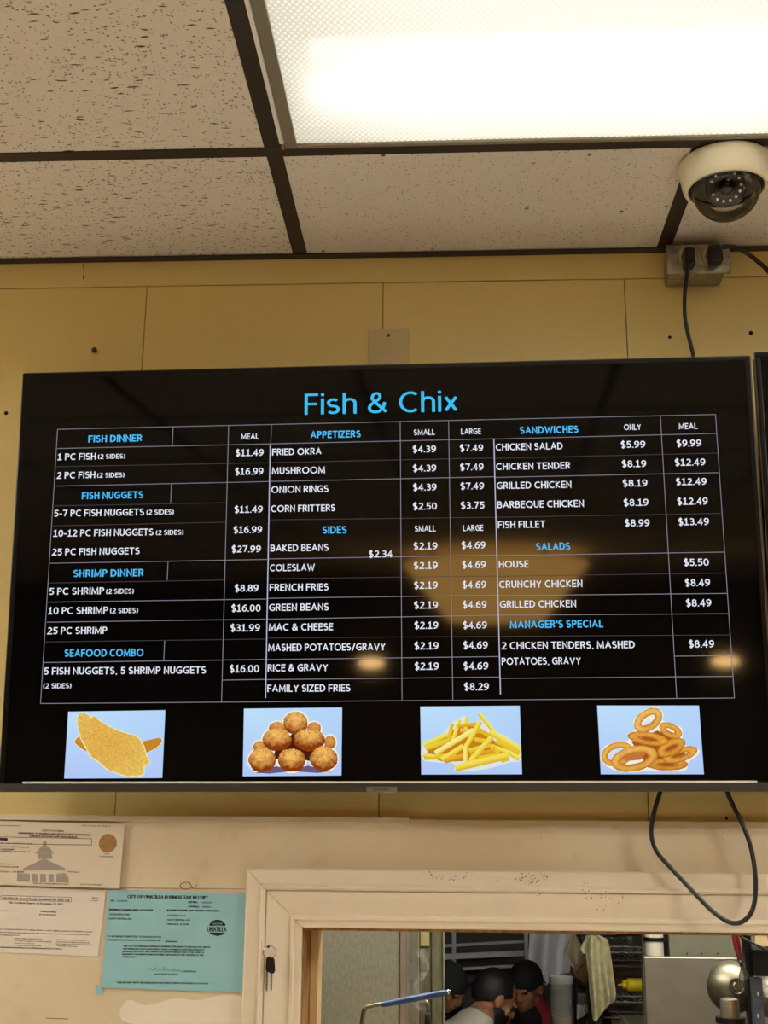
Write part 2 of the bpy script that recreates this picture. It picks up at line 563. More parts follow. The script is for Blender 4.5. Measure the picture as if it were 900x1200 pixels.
# x lines; 4 ft troffers replace one column of cross tees
cols = [xt0 + TW * k for k in range(-6, 6)]
cols = [x for x in cols if XL + .05 < x < XR - .05]
TRO = [(xt0, -DR - TW, -DR)] + [(xt0 + k * TW, -DR - j * TW - TW, -DR - j * TW) for k in (-5, 3) for j in (0, 2)]   # x0, y0, y1 of each troffer (4 ft wide); all but the first are added fill
yl = [-.0] + ys + [YB]
for x in cols:
    for y1, y0 in zip(yl, yl[1:]):
        if any(abs(x - (a + TW)) < .01 and y0 > b - .01 and y1 < c + .01 for a, b, c in TRO): continue
        tee_y(x, y0 + FW / 2, y1 - (FW / 2 if y1 < 0 else .0))
ceiling = ce.build('ceiling', M_tee, kind='structure')
wa = MB()
wa.box((XL, -.019, ZT - .0014), (XR, -.0016, ZT - .0002)); wa.box((XL, -.003, ZT - .0014), (XR, -.0016, ZT + .02))
wa.build('wall_angle', M_tee, ceiling)
xl = [XL] + cols + [XR]
for i, (x0, x1) in enumerate(zip(xl, xl[1:])):
    for j, (y1, y0) in enumerate(zip(yl, yl[1:])):
        if any(x0 > a - .01 and x1 < a + 2 * TW + .01 and y0 > b - .01 and y1 < c + .01 for a, b, c in TRO): continue
        fis = x0 < xt0 - .01
        MB().box((x0 + .006, y0 + .006, ZT + .0018), (x1 - .006, y1 - .006, ZT + .017)).build('ceiling_tile', M_tileF if fis else M_tileP, ceiling)
# deck above so that no light leaks
MB().box((XL - .1, YB - .1, CEIL + .3), (XR + .1, .2, CEIL + .35)).build('ceiling_deck', M_tee, ceiling)

# ------------------------------------------------------------------ troffers
def m_lens():
    t = NT('prismatic_diffuser')
    def wave(ang):
        v = t.coord((1, 1, 1), (0, 0, ang))
        w = t.n('ShaderNodeTexWave', wave_type='BANDS', bands_direction='X', wave_profile='SIN')
        w.inputs['Scale'].default_value = 46; t.l(v, w.inputs['Vector'])
        return w.outputs['Fac']
    h = t.math('MULTIPLY', wave(.62), wave(-.62))
    tl = t.n('ShaderNodeBsdfTranslucent'); tr = t.n('ShaderNodeBsdfTransparent'); df = t.n('ShaderNodeBsdfDiffuse')
    t.l(t.mix(h, (.62, .615, .59), (1.0, 1.0, .99)), tl.inputs[0])
    df.inputs[0].default_value = (.74, .73, .70, 1)
    tr.inputs[0].default_value = (1, 1, .99, 1)
    m1 = t.n('ShaderNodeMixShader'); m1.inputs[0].default_value = .25
    t.l(tl.outputs[0], m1.inputs[1]); t.l(df.outputs[0], m1.inputs[2])
    m2 = t.n('ShaderNodeMixShader'); m2.inputs[0].default_value = .12
    t.l(m1.outputs[0], m2.inputs[1]); t.l(tr.outputs[0], m2.inputs[2])
    t.l(m2.outputs[0], t.out.inputs[0])
    return t.m
M_lens = m_lens()
def troffer(x0, y0, y1, strength, label, nm, lens=True):
    x1 = x0 + 2 * TW
    t = thing('ceiling_light', label, 'ceiling light', ((x0 + x1) / 2, (y0 + y1) / 2, ZT))
    a, b = x0 + FW / 2 + .001, x1 - FW / 2 - .001
    c, d = y0 + FW / 2 + .001, y1 - FW / 2 - .001
    hb = MB(); zt = ZT + .13
    for p, q in (((a, c, ZT + .004), (a + .003, d, zt)), ((b - .003, c, ZT + .004), (b, d, zt)), ((a + .003, c, ZT + .004), (b - .003, c + .003, zt)), ((a + .003, d - .003, ZT + .004), (b - .003, d, zt)), ((a, c, zt), (b, d, zt + .003))):
        hb.box(p, q)
    hb.build('housing', M_whitebox, t)
    fr = MB(); w = .017; z0, z1 = ZT - .003, ZT + .004
    fr.box((a + .006, c, z0), (a + .006 + w, d, z1), .001); fr.box((b - w, c, z0), (b, d, z1), .001)
    fr.box((a + .0235, c, z0), (b - w, c + w, z1), .001); fr.box((a + .0235, d - .008, z0), (b - w, d, z1), .001)
    fr.build('door_frame', M_fixgrey, t)
    MB().box((a - .0005, c + .002, ZT - .004), (a + .0055, d - .014, ZT + .003), .0008).build('white_edge', M_whitebox, t)
    hg = MB(); hg.box((a + .001, d - .012, ZT - .006), (a + .006, d - .002, ZT), .001)
    hg.build('latch', M_silver, t)
    if lens: MB().box((a + .0225, c + w, ZT + .0005), (b - w + .001, d - .0075, ZT + .0025)).build('diffuser', M_lens, t)
    me = emit('fluorescent_tube_' + nm, WARM, strength)
    for k, fy in enumerate((.235, .72)):
        y = d - (d - c) * fy
        tb = MB().tube([(a + .055, y, ZT + .062), (b - .055, y, ZT + .062)], .0150, 14).build('tube', me, t, smooth=40)
        MB().box((a + .004, y - .012, ZT + .04), (a + .0545, y + .012, ZT + .085), .001).build('socket', M_whitebox, tb)
        MB().box((b - .0545, y - .012, ZT + .04), (b - .004, y + .012, ZT + .085), .001).build('socket', M_whitebox, tb)
    return t
troffer(*TRO[0], TUBE, 'bright prismatic fluorescent ceiling light above the black menu screen', 'front')
for a_, w_ in zip(TRO[1:], ('beside the menu wall, left', 'far behind, left', 'beside the menu wall, right', 'far behind, right')):
    troffer(*a_, TUBE_FILL, 'added unseen open fluorescent fill light ' + w_ + ' of the viewer', w_.replace(' ', '_'), False)  # out-of-view fixtures added to brighten wall, boards and ceiling

# ------------------------------------------------------------------ television
TVM = Matrix.Translation((-.04852, -.11961, EYE + .37716)) @ Euler((.05565, -.00586, -.01744), 'XYZ').to_matrix().to_4x4()
TVI = TVM.inverted()
TWD, THT = 1.122, .64166
_tn = (TVM.to_3x3() @ Vector((0, -1, 0)))
_to = TVM.translation
def S(px, py):
    d = _fw + (px - 450) / F * _rt + (600 - py) / F * _up
    k = (_to - CAM).dot(_tn) / d.dot(_tn)
    q = TVI @ (CAM + d * k)
    return q.x, q.z

def m_screen():
    t = NT('black_screen_glass')
    t.base((.0022, .002, .0018)); t.set(rough=.05, spec=.23)
    return t.m
M_screen = m_screen()
M_tback = paint('tv_back_plastic', '151414', .5)
M_menuw = emit('menu_white_text', (.80, .83, .93), .92)
M_menub = emit('menu_blue_text', (.085, .50, .90), .95)
M_title = emit('menu_title_blue', (.055, .55, .92), .9)
M_line = emit('menu_line', (.42, .40, .50), .62)
M_linef = emit('menu_line_faint', (.2, .18, .22), .35)
M_lineb = emit('menu_line_bright', (.55, .55, .78), .85)

_fonts = {}
def glyphs(txt, bold=0.0, res=3):
    key = (txt, bold, res)
    cu = bpy.data.curves.new('txt', 'FONT')
    cu.body = txt; cu.size = 1; cu.offset = bold; cu.resolution_u = res; cu.fill_mode = 'FRONT'
    ob = bpy.data.objects.new('txt', cu); COL.objects.link(ob)
    dg = bpy.context.evaluated_depsgraph_get(); dg.update()
    me = bpy.data.meshes.new_from_object(ob.evaluated_get(dg))
    bpy.data.objects.remove(ob); bpy.data.curves.remove(cu)
    vs = [v.co.copy() for v in me.vertices]; fs = [tuple(p.vertices) for p in me.polygons]
    bpy.data.meshes.remove(me)
    return vs, fs
def capheight():
    vs, _ = glyphs('H'); return max(v.y for v in vs)
CAPH = capheight()
def text_to(mb, txt, fn, u0, u1, base, cap, bold=0.0, res=3):
    """fit txt between u0..u1 with cap height; fn(u, v) -> point"""
    vs, fs = glyphs(txt, 0, res)
    if not vs: return
    xa = min(v.x for v in vs); xb = max(v.x for v in vs)
    k = (u1 - u0) / (xb - xa); ky = cap / CAPH
    for i in ((-1, 0, 1) if bold else (0,)):
        mb._new([fn(u0 + (v.x - xa) * k + i * bold * ky, base + v.y * ky) for v in vs], fs)

def tv_body(M, label, nm):
    t = thing('television', label, 'television', M.translation, M=M)
    w, h = TWD / 2, THT / 2
    b = MB(); b.box((-w + .002, .004, -h + .002), (w - .002, .030, h - .002), .004)
    b.box((-w * .6, .030, -h * .8), (w * .6, .048, h * .35), .006)
    b.build('back_shell', M_tback, t, local=True)
    fr = MB(); e = .0075; ch = .0125
    fr.box((-w, -.001, h - e), (w, .006, h), .0012); fr.box((-w, -.001, -h + ch), (-w + e, .006, h - e - .0001), .0012)
    fr.box((w - e, -.001, -h + ch), (w, .006, h - e - .0001), .0012)
    fr.build('bezel', M_bezel, t, local=True)
    MB().box((-w, -.003, -h), (w, .008, -h + ch - .0002), .0012).build('chin', M_chin, t, local=True)
    MB().box((-w + .036, -.0034, -h + ch - .0002), (w - .028, .003, -h + ch + .0026), .0006).build('lip_glint_strip', M_lip_glint, t, local=True)  # pale strip painted in for the light reflected along the bezel lip
    ed = MB()
    ed.box((w + .0001, .0005, -h), (w + .0018, .002, h)); ed.box((w + .0001, .0055, -h), (w + .0018, .0075, h)); ed.box((-w - .0012, .001, -h), (-w - .0001, .0025, h)); ed.box((-w, .001, h + .0001), (w, .0025, h + .0012))
    ed.build('edge_trim', M_edge, t, local=True)
    MB().box((-w + e, 0, -h + ch + .0027), (w - e, .0035, h - e)).build('screen', M_screen, t, local=True)
    # wall bracket
    br = MB()
    for x in (-.2, .2):
        br.box((x - .02, .048, -.2), (x + .02, .056, .12), .002)
    br.box((-.3, .056, -.04), (.3, .064, .04), .002)
    ymax = (M.inverted() @ Vector((M.translation.x, -.0065, M.translation.z))).y
    br.box((-.09, .064, -.04), (.09, max(.07, ymax - .001), .04), .002)
    br.build('wall_bracket', M_darksteel, t, local=True)
    return t
tv = tv_body(TVM, 'large black menu board television filling the middle of the wall', 'a')

TY = -.0008
def tvp(u, v, layer=0.0):
    return Vector((u, TY - layer, v))
CAPP = (S(450, 600)[1] - S(450, 608.1)[1])     # cap height of menu words in metres

def _arc(cx, cy, rx, ry, a0, a1, n=10):
    return [(cx + rx * math.cos(math.radians(a0 + (a1 - a0) * i / n)), cy + ry * math.sin(math.radians(a0 + (a1 - a0) * i / n))) for i in range(n + 1)]
_S = _arc(.25, .755, .225, .245, 35, 270) + _arc(.25, .26, .25, .26, 88, -145)[1:]
_SIX = [_arc(.27, .31, .26, .31, 0, 360, 16), [(.45, .99), (.28, .95), (.12, .80), (.03, .58), (.01, .33)]]
GLYPH = {
 'A': [[(0, 0), (.34, 1), (.68, 0)], [(.12, .33), (.56, .33)]],
 'B': [[(0, .52), (.27, .52)] + _arc(.27, .76, .19, .24, -90, 90) + [(0, 1), (0, 0), (.28, 0)] + _arc(.28, .26, .23, .26, -90, 90)],
 'C': [_arc(.40, .5, .40, .5, 52, 308, 16)],
 'D': [[(0, 0), (0, 1), (.2, 1)] + _arc(.2, .5, .42, .5, 90, -90, 14) + [(0, 0)]],
 'E': [[(.42, 1), (0, 1), (0, 0), (.42, 0)], [(0, .52), (.38, .52)]],
 'F': [[(.42, 1), (0, 1), (0, 0)], [(0, .5), (.38, .5)]],
 'G': [_arc(.42, .5, .42, .5, 52, 300, 16) + [(.68, .10), (.68, .46), (.44, .46)]],
 'H': [[(0, 0), (0, 1)], [(.54, 0), (.54, 1)], [(0, .52), (.54, .52)]],
 'I': [[(0, 0), (0, 1)]],
 'K': [[(0, 0), (0, 1)], [(.48, 1), (.05, .52), (.51, 0)]],
 'L': [[(0, 1), (0, 0), (.40, 0)]],
 'M': [[(0, 0), (.05, 1), (.40, .12), (.75, 1), (.80, 0)]],
 'N': [[(0, 0), (0, 1), (.56, 0), (.56, 1)]],
 'O': [_arc(.43, .5, .43, .5, 90, 450, 20)],
 'P': [[(0, 0), (0, 1), (.25, 1)] + _arc(.25, .735, .22, .265, 90, -90) + [(0, .47)]],
 'Q': [_arc(.43, .5, .43, .5, 90, 450, 20), [(.50, .06), (.80, -.14)]],
 'R': [[(0, 0), (0, 1), (.25, 1)] + _arc(.25, .75, .21, .25, 90, -90) + [(0, .5)], [(.24, .5), (.50, 0)]],
 'S': [_S],
 'T': [[(0, 1), (.54, 1)], [(.27, 1), (.27, 0)]],
 'U': [[(0, 1), (0, .32)] + _arc(.27, .32, .27, .32, 180, 360) + [(.54, 1)]],
 'V': [[(0, 1), (.34, 0), (.68, 1)]],
 'W': [[(0, 1), (.24, 0), (.50, .85), (.76, 0), (1.0, 1)]],
 'Y': [[(0, 1), (.30, .46), (.60, 1)], [(.30, .46), (.30, 0)]],
 'Z': [[(0, 1), (.48, 1), (0, 0), (.50, 0)]],
 '0': [_arc(.27, .5, .27, .5, 90, 450, 18)],
 '1': [[(.02, .82), (.25, 1), (.25, 0)], [(.02, 0), (.48, 0)]],
 '2': [_arc(.25, .72, .23, .28, 150, -25) + [(0, 0), (.50, 0)]],
 '3': [_arc(.22, .765, .22, .235, 140, -90) + _arc(.22, .265, .26, .265, 88, -140)[1:]],
 '4': [[(.40, 0), (.40, 1), (0, .28), (.54, .28)]],
 '5': [[(.45, 1), (.07, 1), (.05, .56)] + _arc(.20, .31, .27, .31, 95, -140)],
 '6': _SIX,
 '7': [[(0, 1), (.50, 1), (.17, 0)]],
 '8': [_arc(.26, .765, .21, .235, 90, 450, 16), _arc(.26, .265, .26, .265, 90, 450, 16)],
 '9': [[(.54 - x, 1 - y) for x, y in st] for st in _SIX],
 '$': [_S, [(.25, -.12), (.25, 1.12)]],
 '.': [[(0, 0), (.001, .0)]], ',': [[(.05, .02), (-.03, -.16)]], "'": [[(0, 1), (0, .74)]], '-': [[(0, .38), (.24, .38)]],
 '/': [[(0, -.12), (.38, 1.06)]], '(': [_arc(.34, .44, .34, .70, 128, 232)], ')': [_arc(-.14, .44, .34, .70, 52, -52)],
 '&': [[(v.x, v.y) for v in spline([(.68, 0, 0), (.16, .62, 0), (.12, .80, 0), (.18, .95, 0), (.29, 1, 0), (.40, .94, 0), (.43, .80, 0), (.35, .65, 0), (.10, .44, 0), (0, .24, 0), (.06, .07, 0), (.23, 0, 0), (.42, .05, 0), (.55, .22, 0), (.61, .46, 0)], 3)]],
 'i': [[(0, 0), (0, .72)], [(0, .985), (0, 1.0)]], 's': [[(x * .84, y * .72) for x, y in _S]],
 'h': [[(0, 0), (0, 1)], [(0, .44)] + _arc(.22, .50, .22, .22, 180, 0) + [(.44, 0)]], 'x': [[(0, .72), (.42, 0)], [(.42, .72), (0, 0)]],
}
def ribbon(pts, h):
    """stroke outline quads with square ends and mitred joins"""
    pts = [Vector((*p, 0)) for p in pts]
    q = [pts[0]]
    for p in pts[1:]:
        if (p - q[-1]).length > 1e-5: q.append(p)
    closed = len(q) > 3 and (q[0] - q[-1]).length < 1e-4
    if closed: q = q[:-1]
    n = len(q)
    if n == 1: q.append(q[0] + Vector((0, 1e-3, 0))); n = 2
    if not closed:
        d0 = (q[1] - q[0]).normalized(); d1 = (q[-1] - q[-2]).normalized()
        e0 = h * (max(abs(d0.x), abs(d0.y)) > .97); e1 = h * (max(abs(d1.x), abs(d1.y)) > .97)
        q[0] = q[0] - d0 * e0; q[-1] = q[-1] + d1 * e1
    L, R = [], []
    for i, p in enumerate(q):
        a = (p - q[i - 1]).normalized() if (i or closed) else None
        b = (q[(i + 1) % n] - p).normalized() if (i < n - 1 or closed) else None
        a = a or b; b = b or a
        na, nb = Vector((-a.y, a.x, 0)), Vector((-b.y, b.x, 0))
        m = na + nb
        m = na if m.length < .05 else m.normalized()
        k = h / max(.42, m.dot(na))
        L.append(p + m * k); R.append(p - m * k)
    verts = L + R
    faces = [(i, (i + 1) % n, n + (i + 1) % n, n + i) for i in range(n if closed else n - 1)]
    return verts, faces
def strokes(txt, h, gap=.24):
    V, Fs = [], []
    x = 0
    for ch in txt:
        if ch == ' ': x += .34; continue
        st = GLYPH[ch]
        x0 = min(p[0] for k in st for p in k); x1 = max(p[0] for k in st for p in k)
        for k in st:
            v, f = ribbon([(p[0] - x0 + x, p[1]) for p in k], h)
            b = len(V); V += v; Fs += [tuple(i + b for i in t) for t in f]
        x += x1 - x0 + 2 * h + gap - .12
    return V, Fs
def stroke_text(mb, txt, fn, u0, u1, base, cap, h):
    vs, fs = strokes(txt, h)
    xa = min(v.x for v in vs); xb = max(v.x for v in vs)
    k = (u1 - u0) / (xb - xa); ky = cap / (1 + 2 * h)
    mb._new([fn(u0 + (v.x - xa) * k, base + (v.y + h) * ky) for v in vs], fs)
def line(mb, txt, x0, x1, base, cap=None, bold=.085):
    v = S((x0 + x1) / 2, base)[1]
    stroke_text(mb, txt, tvp, S(x0, base)[0], S(x1, base)[0], v, cap or CAPP, bold)

W_ = [  # white menu words: text, left, right, baseline (of the middle)
 ('1 PC FISH', 67.5, 112.3, 539.1), ('$11.49', 276.3, 309, 534.5), ('2 PC FISH', 66.1, 111.6, 560.8), ('$16.99', 275.6, 308.6, 556.5),
 ('5-7 PC FISH NUGGETS', 63.6, 168.9, 604.9), ('$11.49', 274.8, 307.9, 601), ('10-12 PC FISH NUGGETS', 62.6, 179.9, 628.3), ('$16.99', 273.8, 307.2, 624.8),
 ('25 PC FISH NUGGETS', 60.4, 163.6, 650.3), ('$27.99', 271.6, 305.8, 647.4), ('5 PC SHRIMP', 58, 122, 696.8), ('$8.89', 275.2, 302.9, 693.3),
 ('10 PC SHRIMP', 56.5, 126.6, 719.6), ('$16.00', 271.3, 305.4, 716.8), ('25 PC SHRIMP', 54.8, 125.5, 743.1), ('$31.99', 270.2, 304.7, 739.9),
 ('5 FISH NUGGETS, 5 SHRIMP NUGGETS', 51.9, 241.4, 790), ('$16.00', 269.2, 303.6, 787.9),
 ('FRIED OKRA', 319, 376.7, 533.3), ('$4.39', 483.7, 511, 530.3), ('$7.49', 539, 566.3, 529), ('MUSHROOM', 318.7, 381, 555.3), ('$4.39', 484, 511.3, 552.7), ('$7.49', 539.3, 566.7, 551.3),
 ('ONION RINGS', 318, 385, 577.3), ('$4.39', 484, 511.7, 575), ('$7.49', 539.7, 567.3, 573.7), ('CORN FRITTERS', 317.7, 393, 599.7), ('$2.50', 484, 512, 597.3), ('$3.75', 540, 567.7, 596.3),
 ('BAKED BEANS', 317, 385, 646), ('$2.34', 432.3, 460, 653.3), ('$2.19', 484.7, 512.7, 644), ('$4.69', 541, 569, 643), ('COLESLAW', 316.3, 369, 669.3), ('$2.19', 485, 513, 666.9), ('$4.69', 541.7, 569.3, 666),
 ('FRENCH FRIES', 316, 385, 692.3), ('$2.19', 485.3, 513, 690), ('$4.69', 542, 569.7, 689.3), ('GREEN BEANS', 315.3, 385.3, 715.7), ('$2.19', 485.3, 513.3, 713.3), ('$4.69', 542.3, 570.3, 712.7),
 ('MAC & CHEESE', 315, 390.3, 739), ('$2.19', 485.7, 513.7, 737), ('$4.69', 542.7, 570.7, 736.7), ('MASHED POTATOES/GRAVY', 314.3, 451.7, 762.6), ('$2.19', 485.7, 514, 761), ('$4.69', 543, 571.7, 760.3),
 ('RICE & GRAVY', 313.7, 384.3, 786.7), ('$2.19', 486, 514.3, 785), ('$4.69', 543.3, 572.3, 784.7), ('FAMILY SIZED FRIES', 313.3, 410.7, 810.7), ('$8.29', 544, 573, 809),
 ('CHICKEN SALAD', 581, 659.5, 527.4), ('$5.99', 727.7, 756.3, 524.9), ('$9.99', 793, 822, 523.4), ('CHICKEN TENDER', 581.4, 668.3, 550.2), ('$8.19', 728.8, 757.4, 547.6), ('$12.49', 791, 826.7, 545.8),
 ('GRILLED CHICKEN', 582, 669.7, 572.5), ('$8.19', 729.9, 758.8, 570.3), ('$12.49', 792.2, 828.2, 568.5), ('BARBEQUE CHICKEN', 582.8, 684.4, 594.9), ('$8.19', 731, 760, 593), ('$12.49', 793.7, 829.6, 591.6),
 ('FISH FILLET', 583.6, 639, 618.7), ('$8.99', 732.4, 761.4, 616.9), ('$13.49', 795, 831, 615.5), ('HOUSE', 584.7, 619.5, 665.4), ('$5.50', 801.4, 830.7, 663.2), ('CRUNCHY CHICKEN', 585, 682.6, 688.5), ('$8.49', 802.9, 832.2, 687),
 ('GRILLED CHICKEN', 585.8, 675.2, 712), ('$8.49', 804, 833.7, 710.8), ('2 CHICKEN TENDERS, MASHED', 587.2, 744, 760.3), ('$8.49', 807.3, 837, 758.9), ('POTATOES, GRAVY', 588, 680.7, 779)]
SM = [('MEAL', 282.7, 303.3, 514.9), ('SMALL', 485, 509.7, 510), ('LARGE', 540.3, 563.7, 509), ('SMALL', 486, 510.7, 623), ('LARGE', 542.7, 566.3, 622.3), ('ONLY', 731.3, 751.1, 504), ('MEAL', 795.5, 817.5, 502.9)]
SI = [(114.8, 146.8, 537.7), (114.1, 145.8, 559.7), (171.7, 203.7, 603.1), (182.8, 215.1, 626.9), (124.4, 156.8, 695.8), (129.1, 161.8, 718.5), (50.8, 83.6, 806.7)]
BL = [('FISH DINNER', 103.5, 166.4, 518.1), ('FISH NUGGETS', 96, 167.8, 584.6), ('SHRIMP DINNER', 86, 168.2, 675.9), ('SEAFOOD COMBO', 75.7, 168.2, 769.4), ('APPETIZERS', 364, 422.7, 513.3), ('SIDES', 378, 406.3, 625.3),
      ('SANDWICHES', 609.2, 677.8, 508), ('SALADS', 628.3, 668.3, 644.8), ("MANAGER'S SPECIAL", 597.5, 707, 735.8)]
def menu(nm, mat, a, **kw):
    mt = MB(); line(mt, *a, **kw)
    return mt.build(nm, mat, tv, local=True, fix=False)
for a in W_: menu('menu_price' if a[0][0] == '$' else 'menu_item', M_menuw, a)
for a in SM: menu('column_heading', M_menuw, a, cap=CAPP * .86)
for x0, x1, b in SI: menu('sides_note', M_menuw, ('(2 SIDES)', x0, x1, b), cap=CAPP * .72)
for a in BL: menu('menu_heading', M_menub, a, cap=CAPP * 1.06, bold=.10)
mt = MB()
stroke_text(mt, 'Fish & Chix', tvp, S(357, 484.5)[0], S(536.3, 484.5)[0], S(447, 484.2)[1], S(447, 459.6)[1] - S(447, 484.2)[1], .063)
mt.build('menu_title', M_title, tv, local=True, fix=False, label='large blue title lettering')
def seg(mb, a, b, w=.00085):
    p, q = Vector(S(*a)), Vector(S(*b))
    d = (q - p).normalized(); n = Vector((-d.y, d.x)) * w / 2
    mb._new([tvp(*(p + n), -.0003), tvp(*(q + n), -.0003), tvp(*(q - n), -.0003), tvp(*(p - n), -.0003)], [(0, 1, 2, 3)])
g = MB()
for a, b in (((67.6, 503.2), (838.4, 485.8)), ((67.6, 503.2), (47.6, 824.5)), ((47.6, 824.5), (860.6, 818)), ((838.4, 485.8), (860.6, 818)),
             ((203, 500.5), (202, 521)), ((200.9, 566.7), (200, 589)), ((197, 658), (196, 680)), ((193, 751), (192, 774)), ((268, 499), (259.7, 822.5)),
             ((469, 494.5), (471.2, 820.5)), ((525.7, 493.4), (530.7, 820)), ((773.9, 488), (793, 818.3)), ((318, 497.5), (317.4, 520)),
             ((66.8, 525.7), (316.5, 520.3)), ((316.7, 520.3), (578, 514.3)), ((578, 514.6), (839.8, 508)), ((65, 569.7), (314.7, 564.4)), ((315, 564.3), (580, 558.7)), ((580, 559.5), (842, 554)),
             ((59, 660.2), (313, 655.6)), ((315, 655), (581.7, 650.7)), ((581, 651.2), (848.5, 647)), ((56.5, 705.7), (312.2, 702)), ((313.3, 701.2), (583.3, 697.5)), ((583, 698), (852, 695.4)),
             ((55, 729.2), (311.5, 725.6)), ((312.7, 725.7), (583.8, 720.9)), ((584.7, 721), (853.5, 719.2)), ((52, 776.5), (310.8, 772.8)), ((311.7, 773), (585, 769.4)), ((790, 769), (857, 768.3)),
             ((260.6, 797), (310.8, 796.2)), ((311, 796.5), (585.7, 793.4)), ((586.5, 795), (859, 792.6))): seg(g, a, b)
g.build('menu_grid', M_line, tv, local=True, fix=False)
g = MB()
for a, b in (((65.8, 547), (314.7, 542.3)), ((315.7, 542.3), (578.3, 536.7)), ((579, 537.3), (840.6, 531)), ((62.2, 616.3), (264.9, 612)), ((314.3, 609.3), (580, 606.2)), ((582, 606.2), (846, 601.7)),
             ((57.6, 683.3), (263, 679.8)), ((314, 678.3), (582.7, 675)), ((583, 675.3), (850.5, 671.6)), ((53.3, 752.3), (310.5, 748.9)), ((312.3, 747.7), (584.3, 745.7)), ((586.5, 745.7), (854.7, 744.1)), ((63.5, 593), (265.5, 589))): seg(g, a, b, .0007)
g.build('menu_row_lines', M_linef, tv, local=True, fix=False)
for a, b in (((316.7, 521), (311.3, 818)), ((578.7, 514), (586.5, 814))):
    g = MB(); seg(g, a, b, .0015)
    g.build('column_divider', M_lineb, tv, local=True, fix=False)

